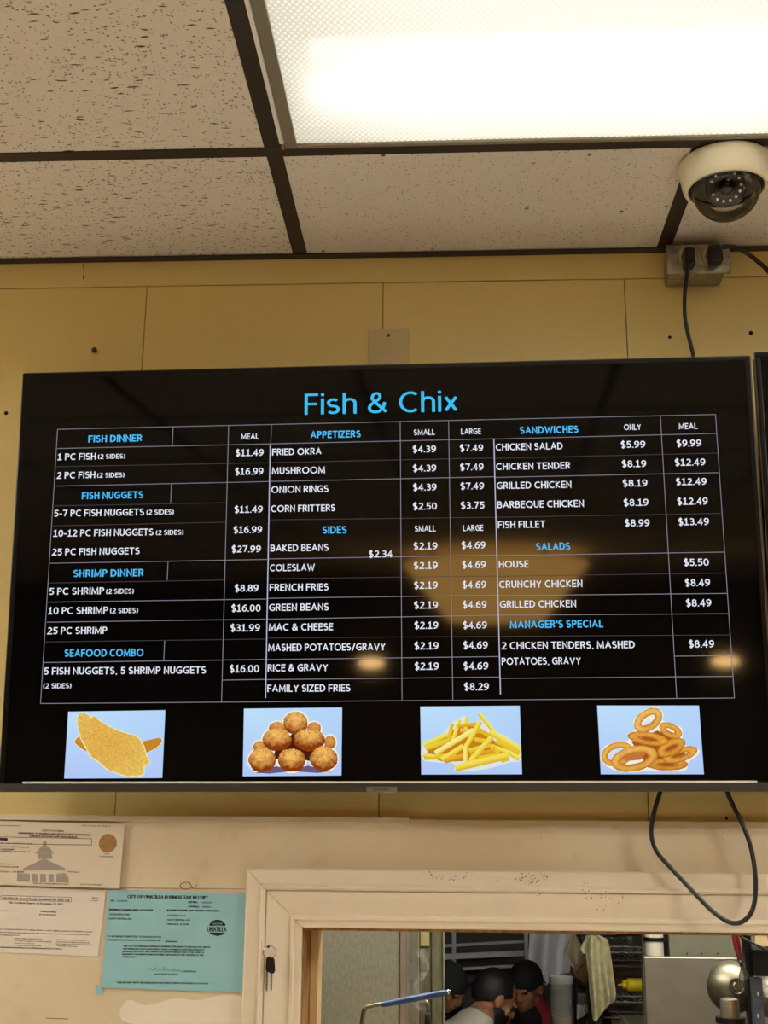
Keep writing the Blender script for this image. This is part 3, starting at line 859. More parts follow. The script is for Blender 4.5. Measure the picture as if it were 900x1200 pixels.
# --- four food pictures shown on the screen
def m_vcol(name, strength):
    t = NT(name)
    t.base((0, 0, 0)); t.set(spec=0, rough=1)
    at = t.n('ShaderNodeAttribute'); at.attribute_name = 'Col'
    t.l(at.outputs['Color'], t.b.inputs['Emission Color'])
    t.b.inputs['Emission Strength'].default_value = strength
    return t.m
M_pic = m_vcol('screen_picture', .98)
class Pic:
    """flat picture content: coloured polygons in crop pixel units, mapped onto the screen"""
    def __init__(s, ox, oy, sc):
        s.bm = bmesh.new(); s.cl = s.bm.loops.layers.float_color.new('Col'); s.o = (ox, oy, sc); s.k = 0; s.rng = random.Random(5)
    def pt(s, x, y):
        ox, oy, sc = s.o
        return tvp(*S(ox + x / sc, oy + y / sc), .0002 + s.k * .00003)
    def poly(s, pts, cols):
        vs = [s.bm.verts.new(s.pt(*p)) for p in pts]
        f = s.bm.faces.new(vs)
        for i, l in enumerate(f.loops):
            l[s.cl] = (*lin(cols[i] if isinstance(cols, list) else cols), 1)
        s.k += 1
    def blob(s, out, c0, c1, jit=.12, hi=(-.15, -.2), rings=7, speck=None, wob=0, sp=.10, cen=None):
        pts = [(v.x, v.y) for v in cspline(out, 6)]
        if wob:
            pts = [(x + s.rng.uniform(-wob, wob), y + s.rng.uniform(-wob, wob)) for x, y in pts]
        n = len(pts)
        cx = sum(p[0] for p in pts) / n; cy = sum(p[1] for p in pts) / n
        if cen: cx, cy = cen
        w = max(p[0] for p in pts) - min(p[0] for p in pts)
        hx, hy = cx + hi[0] * w, cy + hi[1] * w
        A, B = Vector(lin(c0)), Vector(lin(c1))
        s.poly_c(pts, c1)
        step = 5.0
        y0, y1 = min(p[1] for p in pts), max(p[1] for p in pts); x0 = min(p[0] for p in pts)
        R = .5 * max(w, 1); Rv = .5 * max(y1 - y0, 1)
        def inside(x, y):
            ok = False
            for (ax, ay), (bx_, by_) in zip(pts, pts[1:] + pts[:1]):
                if (ay > y) != (by_ > y) and x < (bx_ - ax) * (y - ay) / (by_ - ay) + ax: ok = not ok
            return ok
        y = y0
        while y < y1:
            x = x0
            while x < x0 + w:
                if inside(x + step / 2, y + step / 2):
                    d = math.hypot((x - hx) / R, (y - hy) / Rv)
                    n1 = mnoise.noise(Vector((x * .035 + s.k, y * .035, 1.7))); n2 = mnoise.noise(Vector((x * .11, y * .11 + s.k, 4.2)))
                    t = min(1, max(0, (d * .82) ** 1.6 + .34 * n1))
                    c = A.lerp(B, t) * (1 + jit * (1.6 * n2 + s.rng.uniform(-.6, .6)))
                    if speck and n2 + s.rng.uniform(-.2, .2) > .62 - sp * 2: c = c.lerp(Vector(lin(speck)), .75)
                    vs = [s.bm.verts.new(s.pt(*q)) for q in ((x, y), (x + step, y), (x + step, y + step), (x, y + step))]
                    f = s.bm.faces.new(vs)
                    for l in f.loops: l[s.cl] = (*[min(1, max(0, q)) for q in c], 1)
                x += step
            y += step
        s.k += 1
    def halo(s, out, grow, c, up=0):
        pts = [(v.x, v.y) for v in cspline(out, 6)]
        n = len(pts); cx = sum(p[0] for p in pts) / n; cy = sum(p[1] for p in pts) / n
        q = []
        for x, y in pts:
            d = math.hypot(x - cx, y - cy) or 1
            q.append((x + (x - cx) / d * grow, y + (y - cy) / d * grow + up))
        s.poly_c(q, c)
    def poly_c(s, pts, c):
        f = bmesh.ops.contextual_create  # noqa
        cx = sum(p[0] for p in pts) / len(pts); cy = sum(p[1] for p in pts) / len(pts)
        ctr = s.bm.verts.new(s.pt(cx, cy)); vs = [s.bm.verts.new(s.pt(*p)) for p in pts]
        for i in range(len(vs)):
            fc = s.bm.faces.new((ctr, vs[i], vs[(i + 1) % len(vs)]))
            for l in fc.loops: l[s.cl] = (*lin(c), 1)
        s.k += 1
    def ring(s, c, R, r, ang, c0, c1, tilt=1.0, seg=40, jit=.14, wob=2.0):
        """onion ring: ellipse axes R (outer), r (inner) seen at angle ang"""
        ca, sa = math.cos(ang), math.sin(ang)
        def e(rx, ry, a, dx=0, dy=0):
            x, y = rx * math.cos(a) + dx, ry * math.sin(a) + dy
            return c[0] + x * ca - y * sa, c[1] + x * sa + y * ca
        m = 5; V, C = [], []
        A, B = Vector(lin(c0)), Vector(lin(c1))
        for i in range(seg):
            a = 2 * math.pi * i / seg; row, cr = [], []
            for k in range(m + 1):
                t = k / m
                rx = r[0] + (R[0] - r[0]) * t; ry = r[1] + (R[1] - r[1]) * t
                x, y = e(rx + s.rng.uniform(-wob, wob), ry + s.rng.uniform(-wob, wob), a)
                row.append(s.bm.verts.new(s.pt(x, y)))
                sh = abs(t - .55) * 1.7
                col = A.lerp(B, min(1, sh * sh * 1.3 + .25 * max(0, math.sin(a)))) * (1 + s.rng.uniform(-jit, jit))
                cr.append((*[min(1, max(0, q)) for q in col], 1))
            V.append(row); C.append(cr)
        for i in range(seg):
            j = (i + 1) % seg
            for k in range(m):
                f = s.bm.faces.new((V[i][k], V[i][k + 1], V[j][k + 1], V[j][k]))
                for l, cc in zip(f.loops, (C[i][k], C[i][k + 1], C[j][k + 1], C[j][k])): l[s.cl] = cc
        s.k += 1
    def stick(s, a, b, w, c0, c1):
        a, b = Vector(a), Vector(b)
        d = (b - a).normalized(); n = Vector((-d.y, d.x))
        if n.y > 0: n = -n                       # n points up
        e = w * .35
        p = [a + n * w / 2 + d * e * .3, b + n * w / 2 - d * e * .3, b + n * w * .1, b - n * w / 2 - d * e * .2, a - n * w / 2 + d * e * .2, a + n * w * .1]
        mid = [a + n * w * .12, b + n * w * .12]
        for q, cc in (([p[0], p[1], mid[1], mid[0]], [c0, c0, c0, c0]), ([mid[0], mid[1], p[3], p[4]], [c0, c0, c1, c1])):
            vs = [s.bm.verts.new(s.pt(*v)) for v in q]
            f = s.bm.faces.new(vs)
            for l, k in zip(f.loops, cc): l[s.cl] = (*lin(k), 1)
        s.k += 1
    def build(s, name, parent, label=None):
        me = bpy.data.meshes.new(name); s.bm.to_mesh(me); s.bm.free()
        return link(name, me, M_pic, parent, local=True, label=label)
def panel(corners, name_label):
    p = Pic(0, 0, 1); p.k = -4
    p.poly(corners, ['BFE0FC', 'B4D6FA', 'B2CBF7', 'B0C8F8'])
    return p.build('menu_picture', tv, name_label)
# fish fillet
pp = panel([(80.2, 834), (193.9, 832.2), (190.3, 911.7), (75.4, 912.4)], 'picture of a breaded fish fillet')
q = Pic(70, 825, 6.6667)
tail = [(120, 295), (155, 255), (210, 260), (420, 330), (560, 350), (690, 300), (770, 265), (798, 285), (770, 330), (690, 375), (620, 410), (480, 440), (330, 420), (220, 375), (150, 330)]
mainf = [(140, 130), (165, 78), (210, 78), (245, 110), (270, 95), (310, 130), (400, 185), (500, 225), (600, 255), (650, 320), (670, 380), (700, 460), (660, 490), (655, 545), (600, 562), (520, 560), (430, 530), (370, 505), (320, 460), (250, 410), (215, 350), (180, 290), (155, 220)]
q.halo(tail, 9, 'E4E6DC'); q.blob(tail, 'E8A53C', 'C98526', .15)
q.halo(mainf, 9, 'F1EAC0'); q.blob(mainf, 'E3B252', 'E9C561', .2, (-.03, -.05), 12, 'D28B28', 3, .16, (380, 330))
q.build('fish_fillet_image', pp)
# hush puppies
pp = panel([(286, 830.5), (401, 829.2), (400.2, 908.8), (284.6, 909.6)], 'picture of ten round fritters piled up')
q = Pic(280, 825, 6.923)
balls = [((315, 195), 68, 50), ((610, 200), 55, 52), ((740, 310), 45, 55), ((170, 345), 52, 45), ((462, 155), 98, 92), ((310, 290), 118, 92), ((570, 290), 125, 88), ((190, 455), 110, 98), ((430, 455), 115, 95), ((690, 445), 110, 100)]
def ell(c, a, b, n=12, k=.04, seed=1):
    r = random.Random(int(seed)); return [(c[0] + a * math.cos(6.2832 * i / n) * (1 + r.uniform(-k, k)), c[1] + b * math.sin(6.2832 * i / n) * (1 + r.uniform(-k, k))) for i in range(n)]
for c, a, b in balls: q.halo(ell(c, a, b, 14, .02, c[0]), 12, 'F4F1E4')
q.poly_c([(130, 560), (300, 505), (440, 530), (560, 500), (760, 545), (640, 560), (430, 545), (250, 565)], '6B5A78')
q.poly_c([(300, 350), (450, 230), (600, 350), (620, 470), (450, 440), (280, 450)], '4A1E0C')
for i, (c, a, b) in enumerate(balls):
    back = i < 4
    q.blob(ell(c, a, b, 14, .05, c[0] + 3), 'F6BC62' if not back else 'E0A052', '8C3A0A' if not back else 'A9641F', .16, (-.02, -.22), 8, '6E2A10', 2, .07)
q.build('fritter_pile_image', pp)
# french fries
pp = panel([(492.5, 828), (609, 827), (611.8, 907.4), (493.7, 907.7)], 'picture of a heap of yellow french fries')
q = Pic(485, 820, 6.6667)
heap = [(75, 350), (180, 320), (290, 190), (330, 160), (400, 130), (440, 180), (520, 165), (560, 190), (640, 250), (740, 300), (825, 380), (828, 475), (740, 490), (560, 540), (330, 555), (320, 500), (200, 490), (70, 465)]
q.halo(heap, 3, 'DDE6E8')
q.poly_c([(110, 380), (250, 290), (340, 210), (480, 210), (560, 260), (640, 330), (740, 400), (700, 460), (400, 480), (230, 485), (100, 440)], 'C97F1C')
Y0, Y1, Y2 = 'F4E35A', 'DDB41E', 'E8C832'
for a, b, w, c0, c1 in (((75, 355), (270, 270), 38, Y0, Y1), ((80, 450), (330, 440), 42, Y2, Y1), ((90, 380), (330, 300), 40, 'E9CF3C', Y1), ((410, 135), (405, 260), 32, Y0, Y1), ((300, 185), (270, 330), 30, Y2, Y1), ((355, 155), (300, 345), 32, Y0, Y1),
                        ((340, 205), (500, 190), 30, 'E9B932', 'D09A1C'), ((360, 240), (540, 250), 34, 'F0C640', 'D59A1A'), ((500, 230), (620, 300), 34, 'E9B932', Y1), ((510, 105), (650, 280), 32, Y0, Y1), ((590, 250), (830, 385), 46, Y0, Y1), ((640, 320), (828, 420), 40, Y2, Y1),
                        ((600, 360), (760, 420), 36, 'F0D845', Y1), ((740, 410), (828, 465), 38, Y0, Y1), ((240, 480), (420, 430), 40, 'E6B02C', 'C9851C'), ((430, 400), (600, 350), 36, 'EFD040', Y1), ((440, 440), (640, 400), 40, 'E7A532', 'C87A1C'), ((500, 460), (660, 430), 38, Y2, Y1),
                        ((165, 420), (470, 235), 40, 'F8EE98', 'E6CC40'), ((215, 470), (390, 360), 40, Y0, Y1), ((470, 310), (600, 330), 36, Y2, Y1), ((440, 480), (610, 290), 42, Y0, Y1), ((520, 170), (400, 380), 38, Y0, Y1), ((405, 370), (405, 490), 36, 'F6EA80', 'E0BE30'), ((600, 370), (740, 410), 34, Y0, Y1), ((620, 360), (660, 430), 34, Y2, Y1), ((680, 480), (745, 460), 30, Y2, Y1),
                        ((320, 535), (740, 435), 56, 'F3E058', 'D9A91C'), ((70, 430), (160, 445), 32, Y0, Y1)):
    q.stick(a, b, w, c0, c1)
q.build('french_fries_image', pp)
# onion rings
pp = panel([(699.8, 826.8), (819, 826.8), (824.8, 907.4), (704, 907.4)], 'picture of a stack of fried onion rings')
q = Pic(695, 820, 6.6667)
hp = [(65, 430), (120, 350), (280, 320), (270, 270), (330, 240), (320, 170), (400, 85), (500, 65), (548, 120), (545, 170), (680, 220), (690, 300), (720, 360), (820, 390), (800, 440), (740, 480), (700, 550), (450, 545), (300, 560), (170, 545), (80, 490)]
q.halo(hp, 8, 'F2EEDF')
O0, O1 = 'E9AB48', 'B86A1C'
q.poly_c([(300, 330), (500, 240), (690, 320), (730, 460), (560, 540), (430, 530)], 'A5561A')
q.ring((580, 505), (160, 48), (60, 8), .0, 'E0983C', '9E5216')
q.ring((680, 430), (140, 56), (60, 10), -.30, 'E8A848', 'AE641C')
q.ring((610, 375), (120, 62), (45, 10), -.45, 'E2A040', 'A85C18')
q.ring((605, 240), (95, 55), (35, 10), .45, O0, O1)
q.ring((430, 305), (165, 52), (60, 8), .16, 'E6A240', 'A85C1A')
q.poly_c([(90, 440), (180, 380), (260, 380), (240, 480), (130, 480)], 'D5DDF0')
q.ring((190, 425), (130, 92), (80, 44), -.3, 'EBB04E', 'B9701E')
q.poly_c([(230, 440), (290, 390), (390, 370), (410, 420), (370, 470), (250, 480)], 'C3753A')
q.poly_c([(215, 435), (290, 385), (310, 395), (225, 447)], 'DCE4F4')
q.ring((320, 460), (185, 98), (110, 40), -.22, 'EDB454', 'B2671C')
q.poly_c([(380, 195), (420, 155), (450, 150), (440, 190)], 'DCE4F4')
q.ring((430, 160), (122, 82), (64, 26), -.62, 'F0BC60', 'B66E22')
q.build('onion_rings_image', pp)
# maker's tab under the chin
w0, w1 = S(430, 926)[0], S(465.5, 926)[0]
zt, zb_ = S(448, 921.8)[1], S(448, 928.6)[1]
lt = MB().box((w0, -.0062, zb_), (w1, -.0032, zt), .0006).build('logo_tab', M_tab, tv, local=True)
mt = MB()
text_to(mt, 'SAMSUNG', lambda u, v: Vector((u, -.0065, v)), S(437.8, 925)[0], S(457, 925)[0], S(447, 926.3)[1], S(447, 923.6)[1] - S(447, 926.3)[1], .02, 2)
mt.build('logo_lettering', M_ink, lt, local=True, fix=False)

# second television, only its left edge in view
TV2 = TVM @ Matrix.Translation((TWD + .0072, -.004, .0042))
tv2 = tv_body(TV2, 'second black television, cut off at the right edge of the view', 'b')
sl = MB()
w, h = TWD / 2, THT / 2
sl.box((-w + .030, -.0007, -h + .12), (-w + .0308, -.0004, h - .075)); sl.box((-w + .030, -.0007, h - .0758), (w - .06, -.0004, h - .075))
sl.build('menu_grid', M_line, tv2, local=True)

# ------------------------------------------------------------------ blank cover plate
t = thing('cover_plate', 'ivory blank cover plate on mustard wall above the black screen', 'cover plate', P(455, 420, 0))
a, b = P(432, 384.5, -.006), P(479.5, 455, -.006)
MB().box((a.x, -.0065, b.z), (b.x, -.0003, a.z), .0025).build('plate', M_ivory, t, smooth=40)
MB().lathe([(0, .0012), (.0025, .001), (.003, 0)], Matrix.Translation(P(455.3, 393, -.0063)) @ Matrix.Rotation(math.pi / 2, 4, 'X'), 12).build('screw', M_nailhead, t)

# ------------------------------------------------------------------ junction box with two receptacles
YF = -.056
bx = thing('outlet_box', 'galvanised metal outlet box on wall under the white dome camera', 'outlet box', P(818, 325, 0))
a, b = P(780.5, 286.5, YF), P(857.5, 320, YF)
zbx0, zbx1 = b.z, min(a.z, CEIL - .004)
MB().box((a.x + .004, -.052, zbx0 + .002), (b.x - .008, -.002, zbx1 - .002), .004).build('box', M_galv, bx, smooth=40)
MB().box((a.x, YF, zbx0), (b.x, -.0522, zbx1), .0025, seg=3).build('face_plate', M_galv, bx, smooth=40)
def rece(px, py):
    c = P(px, py, YF)
    mb = MB()
    r = .0165
    n = 24
    pts = []
    for i in range(n):
        an = 2 * math.pi * i / n
        pts.append((c.x + max(-.0135, min(.0135, r * math.cos(an))), YF - .0001, c.z + r * math.sin(an)))
    mb.prism(pts, (0, -.003, 0))
    o = mb.build('receptacle', M_ivory, bx)
    s = MB()
    s.box((c.x - .0105, YF - .0036, c.z - .002), (c.x - .0065, YF - .0031, c.z + .002))
    s.build('ground_slot', M_dark, o)
    return c
c1 = rece(805.5, 302); c2 = rece(834, 301.5)
MB().lathe([(0, .002), (.0022, .0018), (.0028, 0)], Matrix.Translation(P(819, 302.5, YF)) @ Matrix.Rotation(math.pi / 2, 4, 'X'), 12).build('screw', M_chrome, bx)
# cords
YP = YF - .0035
pc = thing('power_cord', 'black power cord dropping from left receptacle behind the black screen', 'power cord', c1)
a, b = P(801, 290, YP - .02), P(815.5, 311, YP - .02)
MB().box((a.x, YP - .024, b.z), (b.x, YP, a.z), .004, seg=3).build('plug', M_black, pc, smooth=40)
MB().tube(spline([P(807.5, 306, YP - .02), P(806.5, 314, YP - .022), P(804, 330, -.06), P(802.3, 350, -.045), P(802.8, 372, -.035), P(806.5, 392, -.03), P(810.5, 408, -.03), P(812.5, 418, -.03), P(813, 440, -.04), P(800, 480, -.045)], 8), .0033, 10).build('cable', M_cable, pc, smooth=True)
pc = thing('power_cord', 'black power cord leaving right receptacle and curving off to the right', 'power cord', c2)
M = Matrix.Translation(P(837.5, 299.5, YP - .013)) @ Matrix.Rotation(-.12, 4, 'Y')
MB().box((-.0105, -.0125, -.0145), (.0105, .0125, .0145), .004, M, 3).build('plug', M_black, pc, smooth=40)
MB().tube(spline([P(842, 292, YP - .02), P(848, 289.5, YP - .022), P(858, 289.3, YP - .02), P(869, 293, YP - .012), P(880, 300, -.05), P(890, 308, -.045), P(900, 317.5, -.04), P(925, 350, -.035), P(935, 420, -.035), P(930, 450, -.04)], 8), .0036, 10).build('cable', M_cable, pc, smooth=True)
cl = thing('cable', 'black cable loop hanging below the screen over the window trim', 'cable', P(774, 927, -.06))
MB().tube(spline([P(795, 860, -.035), P(779, 905, -.042), P(773.5, 928, -.05), P(768, 946, -.047), P(763.5, 968, -.044), P(764.5, 985, -.044), P(771, 1000, -.045), P(785, 1016, -.047), P(802, 1034, -.048), P(818, 1051, -.049), P(834, 1067, -.05), P(848, 1077.5, -.05), P(860, 1082, -.05), P(871, 1079.5, -.05), P(880, 1070, -.05), P(884.5, 1055, -.05), P(885.5, 1035, -.05), P(884, 1015, -.049), P(879, 990, -.048), P(870, 966, -.047), P(859, 944, -.048), P(852, 927, -.05), P(848, 905, -.042), P(838, 860, -.035)], 6), .0033, 10).build('loop', M_cable, cl, smooth=True)
# thread hanging at the top
tag(MB().tube(spline([P(97.5, 309, -.012), P(98.4, 318, -.008), P(98.2, 323, -.006)], 4) + spline([P(98.2, 323, -.006), P(98, 326, -.005), P(98.6, 328, -.005)], 3)[1:], [.0005] * 9 + [.001, .0012, .0012, .0011, .0007, .0004], 6).build('thread', M_dark), 'short dark thread dangling from ceiling edge above black screen left end', 'thread')

# ------------------------------------------------------------------ dome camera
dc = PZ(850, 207, CEIL - .022)
cx, cy = dc.x, dc.y
dome = thing('dome_camera', 'cream security dome camera with clear bubble on the ceiling', 'security camera', (cx, cy, CEIL))
T0 = Matrix.Translation((cx, cy, 0))
z0 = CEIL - .0005
MB().lathe([(.030, z0), (.0625, z0), (.0655, z0 - .003), (.0657, z0 - .010), (.062, z0 - .032), (.060, z0 - .040), (.0575, z0 - .043), (.054, z0 - .043), (.053, z0 - .040), (.053, z0 - .03)], T0, 56).build('housing', M_cream, dome, smooth=35)
MB().lathe([(.0525, z0 - .012), (.0525, z0 - .041), (.0500, z0 - .0435), (.0494, z0 - .041), (.0494, z0 - .034)], T0, 56).build('inner_ring', M_black, dome, smooth=35)
MB().lathe([(0, z0 - .008), (.0485, z0 - .008), (.0488, z0 - .036), (.0492, z0 - .036), (.0492, z0 - .007), (0, z0 - .007)], T0, 48).build('liner', M_cream, dome, smooth=35)
R = .0487; zc = z0 - .040
MB().lathe([(R * math.cos(a), zc - R * math.sin(a)) for a in [i * math.pi / 2 / 16 for i in range(17)][:-1]] + [(0, zc - R)], T0, 48).build('bubble', M_dome, dome, smooth=True)
# camera eyeball inside looking towards the viewer and down
cc = Vector((cx, cy, zc + .002))
dirv = (CAM - cc); dirv = Vector((dirv.x, dirv.y, dirv.z * .9)).normalized()
BM = Matrix.Translation(cc) @ basis(dirv) @ Matrix.Scale(.86, 4)
eye = MB().lathe([(0.0, -.034), (.02, -.030), (.032, -.018), (.0345, .0), (.034, .012), (.031, .018), (.0295, .0185), (.018, .0185), (.0175, .0215), (.0150, .0225), (.0135, .019), (.0, .019)], BM, 40).build('eyeball', paint('eyeball_grey', '2E2A27', .35), dome, smooth=35)
MB().lathe([(.0132, .0192), (.010, .0225), (.005, .0242), (0, .0247)], BM, 28).build('lens', paint('lens_glass', '0A0810', .05, var=.02, bump=0), eye, smooth=True)
M_led = emit('infrared_led', (.95, .92, .85), .75)
M_ledcup = paint('led_cup', 'F4F0E6', .2)
for i in range(14):
    a = 2 * math.pi * (i + .5) / 14
    if abs(math.sin(a) - 1) < .03: continue
    p = BM @ Vector((.0242 * math.cos(a), .0242 * math.sin(a), .0195))
    MB().ball(p, .0021, 8, 6).build('diode', M_ledcup, eye, smooth=True)
# white gimbal arch above the eyeball
ar = MB()
N = 20
A, B, C2, D = [], [], [], []
for i in range(N + 1):
    a = math.radians(28 + 124 * i / N)
    for L, r, h in ((A, .0352, .012), (B, .0412, .012), (C2, .0412, .016), (D, .0352, .016)):
        L.append(BM @ Vector((r * math.sin(a - math.pi / 2) * 1.0, 0, h)) + (BM.to_3x3() @ Vector((0, 0, 0))))
up_l = (BM.to_3x3().inverted() @ Vector((0, 0, 1))); up_l.z = 0; up_l.normalize(); sd = Vector((-up_l.y, up_l.x, 0))
def arp(r, an, h): return BM @ (up_l * (r * math.cos(an)) + sd * (r * math.sin(an)) + Vector((0, 0, h)))
ar.grid(lambda u, v: arp(.0335 + .0075 * v, math.radians(-58 + 116 * u), .0155 - .006 * v), 24, 3)
ar.build('gimbal_arch', M_cream, dome, smooth=True)

# ------------------------------------------------------------------ papers on the board
def paper(name, quad, Y, mat, label, cat, thick=.0004):
    """quad: image corners TL TR BR BL of the sheet; returns thing and uv mapper (0..1, 0..1 from the top left)"""
    p = [P(x, y, Y) for x, y in quad]
    t = thing(name, label, cat, p[3])
    mb = MB()
    n = 10
    def f(u, v):
        a = p[0].lerp(p[1], u); b = p[3].lerp(p[2], u)
        q = a.lerp(b, v)
        return q
    rows = MB()
    rows.grid(lambda u, v: f(u, v) + Vector((0, 0, 0)), 8, 6)
    rows.grid(lambda u, v: f(u, v) + Vector((0, thick, 0)), 8, 6)
    vv = [f(u, v) for u, v in ((0, 0), (1, 0), (1, 1), (0, 1))]
    for a, b in zip(vv, vv[1:] + vv[:1]):
        rows.quadpts([a, b, b + Vector((0, thick, 0)), a + Vector((0, thick, 0))])
    bmesh.ops.remove_doubles(rows.bm, verts=rows.bm.verts, dist=.00001)
    rows.build('sheet', mat, t)
    return t, f
def ptext(mb, f, Wpx, Hpx, txt, x0, x1, base, cap, bold=0.0, dy=-.0003, slant=0):
    """text placed in sheet pixel units"""
    text_to(mb, txt, lambda u, v: f(u / Wpx, -v / Hpx) + Vector((0, dy, 0)), x0, x1, -base, cap, bold, 1)
M_paper = paint('white_paper', 'DDD2C2', .7, var=.03, bump=0)
M_licpaper = None
def m_lic():
    t = NT('licence_paper')
    v = t.coord((1, 1, 1), (0, .8, 0))
    w = t.n('ShaderNodeTexWave', wave_type='BANDS', bands_direction='X'); w.inputs['Scale'].default_value = 120
    t.l(v, w.inputs['Vector'])
    t.base(t.mix(w.outputs['Fac'], 'D3C2A6', 'DCCFB8')); t.set(rough=.65)
    return t.m
M_bluep = paint('blue_paper', '8CBCC2', .7, var=.03, bump=0)
M_tape = glass('clear_tape', (.97, .95, .88), .2)
PY = BT - .0012
# licence (top left). sheet units: photo pixels from (-40, 960)
lq = [(-60, 960.5), (146, 966), (140, 1041), (-66, 1035)]
lic, f = paper('licence_paper', lq, BT - .0070, m_lic(), 'cream state licence paper with pale building picture, upper left of board', 'paper')
def inv_quad(f, px, py, Y):
    """image pixel -> sheet uv by a few Newton steps"""
    tgt = P(px, py, Y); u = v = .5
    for _ in range(12):
        q = f(u, v); e = tgt - q
        du = (f(u + .01, v) - q) / .01; dv = (f(u, v + .01) - q) / .01
        det = du.x * dv.z - dv.x * du.z
        u += (e.x * dv.z - dv.x * e.z) / det; v += (du.x * e.z - e.x * du.z) / det
    return u, v
def put(mb, f, Y, txt, x0, x1, base, cap, bold=0.0, slope=0.0, dy=-.0003):
    """text given in photo pixels: left, right, baseline at the left, cap height, slope"""
    text_to(mb, txt, lambda u, v: (P(u, -v + slope * (u - x0), Y) + Vector((0, dy, 0))), x0, x1, -base, cap * 1.06, bold + .03, 1)
Y = BT - .0070
ink = MB()
sl_ = .027
for a in (('STATE OF FLORIDA', 49.5, 75, 974.3, 2.0, .02), ('DEPARTMENT OF BUSINESS AND PROFESSIONAL REGULATION', 22, 106, 977.2, 1.9, .03), ('DIVISION OF HOTELS AND RESTAURANTS', 35, 90.5, 980.6, 1.9, .03),
          ('MELANIE GOVERNOR'.replace('MELANIE ', ''), 0, 25, 968, 1.4, 0), ('HALSEY SECRETARY'.replace('HALSEY ', ''), 96, 131, 968.3, 1.4, 0),
          ('DISPLAY AS REQUIRED BY LAW', 39, 80, 1036, 1.6, .02), ('NBR OF SEATS: 28', -6, 37, 988.5, 1.6, 0), ('PERM FOOD SERVICE (2010)', -6, 34, 992.6, 1.6, 0), ('NON-TRANSFERABLE', -6, 17, 995.6, 1.5, 0), ('EXPIRES: JUNE 1', -6, 35, 998, 1.5, 0),
          ('SOFISH LLC', -6, 15.5, 1013, 1.6, 0), ('CENTRAL AVE', -6, 22, 1016.2, 1.6, 0), ('UMATILLA', -6, 10, 1022, 1.6, 0), ('FL 32784', 16, 28, 1022.5, 1.7, .02), ('NON-TRANSFERABLE', 94, 120, 1037, 1.4, 0), ('SCAN', 122, 127.5, 1001, 1.2, 0), ('FOR RECORD', 117, 133, 1004.3, 1.3, .02)):
    put(ink, f, Y, *a, slope=sl_)
def strip(mb, Y, a, b, w, dy=-.0003):
    p, q = Vector(a), Vector(b); d = (q - p).normalized(); n = Vector((-d.y, d.x)) * w / 2
    mb._new([P(*(v), Y) + Vector((0, dy, 0)) for v in (p + n, q + n, q - n, p - n)], [(0, 1, 2, 3)])
for a, b in (((-10, 980.5), (107.5, 983)), ((-10, 988.3), (107.5, 990.3)), ((107.5, 983), (107.5, 990.3))): strip(ink, Y, a, b, .5)
strip(ink, Y, (-10, 983), (9, 983.6), 3)
ink.build('lettering', M_ink, lic, fix=False)
wm = MB()
def wpoly(pts, dy=-.0002): wm._new([P(x, y, Y) + Vector((0, dy, 0)) for x, y in pts], [tuple(range(len(pts)))])
wpoly([(27, 1018), (52, 1006), (77, 1018), (77, 1020), (27, 1020)]); wpoly([(44, 1006.5), (45, 999), (60.5, 999), (61, 1006.5)]); wpoly([(44, 998.6), (47, 993), (58, 993), (61.5, 998.6)]); wpoly([(50, 992.8), (51, 985), (54, 985), (55, 992.8)])
wpoly([(41, 999), (41, 1000.2), (63, 1000.2), (63, 999)], -.00025)
wpoly([(20, 1023), (20, 1033), (35, 1033.5), (35, 1024)]); wpoly([(37, 1024), (37, 1033.5), (44, 1034), (44, 1024)]); wpoly([(47, 1024), (47, 1034), (54, 1034), (54, 1024.3)]); wpoly([(57, 1024.3), (57, 1034), (63, 1034), (63, 1024.4)]); wpoly([(66, 1024.4), (66, 1034), (81, 1034.5), (80, 1027), (76, 1023)])
wpoly([(79, 1020.6), (93, 1021.4), (93, 1023), (79, 1022.2)])
wm.build('building_watermark', M_inkgrey, lic, fix=False, label='pale brown printed building')
sm = MB()
c = P(126.3, 988.2, Y)
sm.lathe([(0, .0004), (.0135, .0004), (.0135, .0001)], Matrix.Translation(c) @ Matrix.Rotation(math.pi / 2, 4, 'X'), 36)
sm.build('seal', m_metal('bronze_seal', '7A4F22', 'B88A4E', .6, (200, 200, 200), 4, 0, 0), lic, label='round bronze printed seal')
